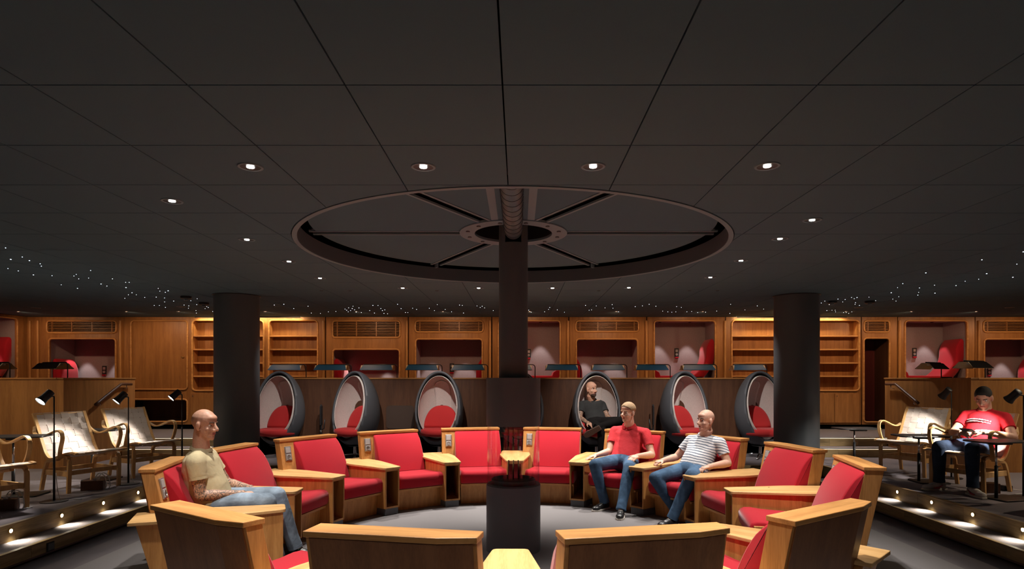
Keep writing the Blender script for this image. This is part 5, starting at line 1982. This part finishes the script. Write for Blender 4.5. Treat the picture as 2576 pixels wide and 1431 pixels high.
def person(label, J, shirt, trousers, skin, face, headup=(0, 0, 1), hs=1.07, hair=None, hair_mat=None, beard=False, tattoo=False, sleeve=0.55, hands=None, shoes=None, belly=0.02, collar=None, ks=1.06, extra=None, cuff=None):
    p = J['pelvis']
    root = thing('person', label, 'person', (p[0], p[1], 0.0))
    O = V((p[0], p[1], 0))
    J = {k: V(v) - O for k, v in J.items()}
    right = J['rsh'] - J['lsh']
    # ---- body: one continuous skin
    b = MB()
    trunk(b, J['pelvis'], J['chest'], J['neck'], right, 0.93 * ks, belly * 0.8)
    for s in 'rl':
        limb(b, [J[s + 'sh'], J[s + 'el']], [0.052 * ks, 0.041 * ks])
        limb(b, [J[s + 'el'], J[s + 'el'].lerp(J[s + 'wr'], 0.3), J[s + 'wr']], [0.040 * ks, 0.042 * ks, 0.028 * ks])
        b.tube([J['neck'] - V((0, 0, 0.03)), J[s + 'sh']], [0.06 * ks, 0.055 * ks], 12)
        limb(b, [J[s + 'hip'], J[s + 'kn']], [0.080 * ks, 0.055 * ks])
        limb(b, [J[s + 'kn'], J[s + 'kn'].lerp(J[s + 'an'], 0.3), J[s + 'an']], [0.054 * ks, 0.056 * ks, 0.036 * ks])
    for w, d, n, th, cu in hands:
        hand(b, V(w) - O, d, n, th, 1.08, cu)
    head(root, b, J['head'], face, headup, hs, skin, hair, hair_mat, J['neck'] + V((0, 0, -0.01)), beard)

    def pick(c):
        if not tattoo:
            return 0
        for s in 'rl':
            a, e, w = J[s + 'sh'], J[s + 'el'], J[s + 'wr']
            for q0, q1, r in ((a, e, 0.075), (e, w, 0.065)):
                dv = q1 - q0
                t = max(0, min(1, (c - q0).dot(dv) / dv.length_squared))
                if (c - q0 - dv * t).length < r:
                    return 1
        return 0
    fused(b, 'body', 0.0068, [skin, PM['tattoo']] if tattoo else skin, root, 3, pick if tattoo else None)
    # ---- shirt
    c = MB()
    trunk(c, J['pelvis'], J['chest'], J['neck'] - (J['neck'] - J['chest']).normalized() * 0.005, right, 1.03 * ks, belly)
    for s in 'rl':
        c.tube([J['neck'] - V((0, 0, 0.035)), J[s + 'sh']], [0.068 * ks, 0.066 * ks], 14)
        c.sphere(J[s + 'sh'], 0.068 * ks, 16, 10)
        e = J[s + 'sh'].lerp(J[s + 'el'], sleeve)
        c.tube([J[s + 'sh'], J[s + 'sh'].lerp(e, 0.5), e], [0.068 * ks, 0.064 * ks, 0.060 * ks], 16)
    sh = fused(c, 'shirt', 0.009, shirt, root, 4)
    for s in 'rl':
        e = J[s + 'sh'].lerp(J[s + 'el'], sleeve)
        dv = (J[s + 'el'] - J[s + 'sh']).normalized()
        MB().tube([e - dv * 0.016, e + dv * 0.004], 0.0615 * ks, 18).build('sleeve_cuff', shirt, sh, auto=50)
    nk = (J['head'] - J['neck']).normalized()
    MB().tube([J['neck'] + nk * 0.010, J['neck'] + nk * 0.030], [0.080 * ks, 0.070 * ks], 20).build('neckband', collar or shirt, sh, auto=50)
    # ---- trousers
    t = MB()
    trunk_v = (J['chest'] - J['pelvis']).normalized()
    rr = right.normalized()
    fw = trunk_v.cross(rr) * -1
    Bt = Matrix((rr, fw, trunk_v)).transposed().to_4x4()
    t.sphere(J['pelvis'] - trunk_v * 0.02, (0.178 * ks, 0.135 * ks, 0.115 * ks), 20, 12, Bt)
    for s in 'rl':
        limb(t, [J[s + 'hip'], J[s + 'kn']], [0.094 * ks, 0.070 * ks], 16)
        an = J[s + 'kn'].lerp(J[s + 'an'], 1.03)
        limb(t, [J[s + 'kn'], J[s + 'kn'].lerp(an, 0.35), J[s + 'kn'].lerp(an, 0.9)], [0.069 * ks, 0.066 * ks, 0.052 * ks], 16)
        t.tube([J[s + 'kn'].lerp(an, 0.8), an], [0.055 * ks, 0.057 * ks], 16)
    tr = fused(t, 'trousers', 0.009, trousers, root, 4)
    for s in 'rl':
        k_, a_ = J[s + 'kn'], J[s + 'an']
        e = k_.lerp(a_, 1.03)
        dv = (a_ - k_).normalized()
        MB().tube([e - dv * 0.018, e + dv * 0.006], 0.0575 * ks, 18).build('hem', cuff or trousers, tr, auto=50)
    for a, tz, zf, kw in shoes:
        shoe(root, V(a) - O, V(tz) - O, zf, **kw)
    if extra:
        extra(root, sh, J, O)
    return root


def polo_extra(root, sh, J, O):
    """open collar with two wings and a button placket"""
    f = V((-0.556, -0.831, 0)).normalized()
    r = V((-0.831, 0.556, 0))
    up = (J['head'] - J['neck']).normalized()
    n = J['neck'] + up * 0.040
    for s in (-1, 1):
        ring_ = []
        for q in range(9):
            a = s * (0.25 + q / 8 * 2.6)
            d = f * math.cos(a) + r * math.sin(a)
            lo = n + d * 0.098 - up * (0.030 + 0.03 * max(0, math.cos(a)))
            hi = n + d * 0.078 + up * 0.022 - up * 0.035 * max(0, math.cos(a))
            ring_.append([lo + d * 0.003, hi + d * 0.003, hi - d * 0.003, lo - d * 0.003])
        MB().loft(ring_).build('collar', PM['polo'], sh, auto=60)
    c = n + f * 0.105 - up * 0.09
    MB().tube([n + f * 0.088 - up * 0.03, c, n + f * 0.118 - up * 0.13], 0.014, 4, ry=0.004, up=f).build('placket', PM['polo'], sh)
    for k in range(2):
        MB().sphere(n + f * (0.108 + 0.008 * k) - up * (0.065 + 0.04 * k), 0.005, 8, 6).build('button', PM['print'], sh, smooth=True)


# --- man in the polo shirt
person('man in a red polo shirt and blue jeans, one hand on the armrest table',
       dict(pelvis=(1.335, 7.79, 0.54), chest=(1.43, 7.97, 0.74), neck=(1.43, 7.94, 0.955), head=(1.395, 7.86, 1.155),
            rsh=(1.265, 8.06, 0.895), lsh=(1.615, 7.83, 0.89), rel=(1.17, 7.93, 0.65), rwr=(0.995, 7.82, 0.615), lel=(1.665, 7.68, 0.635), lwr=(1.46, 7.50, 0.645),
            rhip=(1.265, 7.84, 0.535), lhip=(1.415, 7.74, 0.535), rkn=(0.925, 7.47, 0.54), lkn=(1.31, 7.29, 0.525), ran=(1.04, 7.46, 0.10), lan=(1.18, 7.07, 0.10)),
       PM['polo'], PM['jeans'], PM['skin_b'], (-0.74, -0.67, -0.02), hair='short', hair_mat=PM['hair_fair'],
       hands=[((0.985, 7.815, 0.61), (-0.80, -0.28, -0.12), (0, 0, 1), -1, 0.22), ((1.455, 7.495, 0.645), (-0.72, -0.62, -0.12), (0.1, -0.2, 1), 1, 0.35)],
       shoes=[((1.04, 7.46, 0.10), (0.80, 7.22, 0.0), 0.0, dict(mat=PM['shoe_black'])), ((1.18, 7.07, 0.10), (1.12, 6.85, 0.0), 0.0, dict(mat=PM['shoe_black']))], extra=polo_extra)
# --- man in the striped shirt
person('man in a grey and white striped T-shirt and jeans leaning back in the ring',
       dict(pelvis=(1.985, 7.05, 0.53), chest=(2.15, 7.17, 0.70), neck=(2.175, 7.20, 0.91), head=(2.165, 7.12, 1.105),
            rsh=(2.065, 7.36, 0.845), lsh=(2.30, 7.02, 0.85), rel=(1.90, 7.40, 0.645), rwr=(1.715, 7.285, 0.62), lel=(2.36, 6.93, 0.635), lwr=(2.11, 6.76, 0.625),
            rhip=(1.93, 7.13, 0.53), lhip=(2.03, 6.98, 0.53), rkn=(1.53, 6.88, 0.475), lkn=(1.85, 6.60, 0.535), ran=(1.77, 6.90, 0.10), lan=(1.66, 6.62, 0.10)),
       PM['tee_stripe'], PM['jeans'], PM['skin_b'], (-0.90, -0.43, -0.02), belly=0.035,
       hands=[((1.71, 7.28, 0.615), (-0.93, -0.33, -0.12), (0, 0, 1), -1, 0.75), ((2.105, 6.755, 0.62), (-0.93, -0.20, -0.10), (0, 0, 1), 1, 0.5)],
       shoes=[((1.77, 6.90, 0.10), (1.98, 6.80, 0.0), 0.0, dict(mat=PM['shoe_black'])), ((1.66, 6.62, 0.10), (1.48, 6.50, 0.0), 0.0, dict(mat=PM['shoe_black']))])
# --- tattooed man
person('bald man with tattooed arms in a beige T-shirt, seen from the side',
       dict(pelvis=(-2.58, 5.22, 0.545), chest=(-2.71, 5.20, 0.76), neck=(-2.69, 5.20, 0.985), head=(-2.645, 5.18, 1.205),
            rsh=(-2.645, 5.03, 0.905), lsh=(-2.715, 5.37, 0.91), rel=(-2.60, 5.02, 0.635), rwr=(-2.345, 5.15, 0.625), lel=(-2.61, 5.48, 0.66), lwr=(-2.38, 5.40, 0.63),
            rhip=(-2.56, 5.13, 0.54), lhip=(-2.60, 5.31, 0.54), rkn=(-2.11, 5.14, 0.555), lkn=(-2.125, 5.39, 0.565), ran=(-2.06, 5.22, 0.10), lan=(-1.99, 5.45, 0.11)),
       PM['tee_beige'], PM['jeans_light'], PM['skin_a'], (0.98, -0.15, -0.10), tattoo=True, sleeve=0.5, hs=1.09, ks=1.16,
       hands=[((-2.335, 5.155, 0.625), (0.93, 0.25, -0.02), (0.0, -0.2, 1), 1, 0.4), ((-2.37, 5.395, 0.63), (0.95, -0.2, -0.02), (0, 0.2, 1), -1, 0.4)],
       shoes=[((-2.06, 5.22, 0.10), (-1.85, 5.16, 0.0), 0.0, dict(mat=PM['shoe_black'])), ((-1.99, 5.45, 0.11), (-1.77, 5.42, 0.0), 0.0, dict(mat=PM['shoe_black']))])


# --- phone user in the woven chair
def phone_extra(root, sh, J, O):
    f = V((-0.905, -0.425, 0)).normalized()
    r = V((-0.425, 0.905, 0)).normalized()
    up = (J['neck'] - J['pelvis']).normalized()
    fo = (f - up * f.dot(up)).normalized()
    base = J['pelvis'].lerp(J['neck'], 0.66) + fo * 0.128
    rnd = random.Random(3)
    for row in range(2):
        q = 0.12
        while q > -0.12:
            w = rnd.uniform(0.008, 0.02)
            h = rnd.uniform(0.007, 0.011)
            c = base + r * (q - w / 2) - up * (0.026 * row) - fo * (0.9 * (q - w / 2) ** 2 / 0.2 * 0.9)
            m = Matrix.Translation(c) @ Matrix((r, fo, up)).transposed().to_4x4()
            MB().box(-w / 2, w / 2, -0.02, 0.004, -h / 2, h / 2, m).build('print_letter', PM['print'], sh)
            q -= w + 0.004 + (0.006 if rnd.random() < 0.25 else 0)


def phone(c, d, n):
    t = thing('phone', 'black phone held in both hands by the man in the red T-shirt', 'phone', c)
    d, n = V(d).normalized(), V(n)
    n = (n - d * n.dot(d)).normalized()
    m = Matrix((d, n.cross(d), n)).transposed().to_4x4()
    MB().box(-0.076, 0.076, -0.037, 0.037, -0.005, 0.004, m).build('case', M['black'], t, bevel=0.003)
    MB().box(-0.072, 0.072, -0.034, 0.034, 0.0035, 0.0046, m).build('screen', plain('dark_screen', (0.006, 0.007, 0.009), 0.12), t)


person('man in a red printed T-shirt looking at a phone in a woven chair',
       dict(pelvis=(5.36, 7.20, 0.80), chest=(5.51, 7.27, 0.99), neck=(5.52, 7.275, 1.205), head=(5.47, 7.23, 1.365),
            rsh=(5.425, 7.44, 1.135), lsh=(5.60, 7.08, 1.135), rel=(5.20, 7.36, 0.945), rwr=(5.15, 7.17, 0.965), lel=(5.56, 6.90, 0.93), lwr=(5.27, 6.93, 0.985),
            rhip=(5.31, 7.275, 0.79), lhip=(5.39, 7.115, 0.79), rkn=(4.86, 7.10, 0.80), lkn=(5.02, 6.80, 0.81), ran=(4.88, 7.13, 0.41), lan=(5.005, 6.77, 0.41)),
       PM['tee_red'], PM['jeans_dark'], PM['skin_a'], (-0.72, -0.62, -0.55), (0, 0, 1), hair='crop', hair_mat=PM['hair_dark'], belly=0.03,
       hands=[((5.15, 7.165, 0.965), (-0.10, -0.92, 0.05), (-0.6, 0.1, 0.7), 1, 0.6), ((5.255, 6.935, 0.985), (-0.55, 0.80, 0.0), (-0.4, -0.2, 0.8), -1, 0.6)],
       shoes=[((4.88, 7.13, 0.41), (4.62, 7.08, 0.3), PLAT, dict(mat=PM['shoe_white'], mark=True)), ((5.005, 6.77, 0.41), (4.97, 6.55, 0.3), PLAT, dict(mat=PM['shoe_white'], mark=True))], extra=phone_extra)
phone((5.135, 7.03, 1.00), (-0.3, 0.95, 0.0), (0.45, 0.15, 0.85))
# --- man in the egg chair
person('man in a black T-shirt in the egg chair, ankle on the other knee',
       dict(pelvis=(1.26, 9.93, 0.885), chest=(1.24, 10.08, 1.05), neck=(1.20, 10.06, 1.225), head=(1.185, 9.99, 1.415),
            rsh=(1.035, 10.07, 1.155), lsh=(1.365, 10.07, 1.155), rel=(0.985, 9.93, 0.955), rwr=(1.09, 9.75, 0.885), lel=(1.435, 9.92, 0.965), lwr=(1.48, 9.73, 0.935),
            rhip=(1.17, 9.87, 0.87), lhip=(1.35, 9.87, 0.875), rkn=(1.28, 9.47, 0.80), lkn=(1.575, 9.60, 0.925), ran=(1.27, 9.42, 0.39), lan=(1.20, 9.44, 0.835)),
       PM['tee_black'], PM['black_cloth'], PM['skin_a'], (0.55, -0.83, -0.05), tattoo=True, hs=1.05, beard=True, ks=1.0, belly=0.0,
       hands=[((1.095, 9.745, 0.885), (0.55, -0.75, -0.2), (0, -0.4, 1), 1, 0.45), ((1.48, 9.72, 0.935), (0.45, -0.8, 0.0), (0, 0, 1), -1, 0.3)],
       shoes=[((1.27, 9.42, 0.39), (1.24, 9.20, 0.3), PLAT, dict(mat=PM['shoe_black'])), ((1.20, 9.44, 0.835), (1.09, 9.40, 0.745), 0.0, dict(mat=PM['shoe_black'], up=(0.25, 0.85, 0.35), laces=False, sole=PM['brown_sole']))])
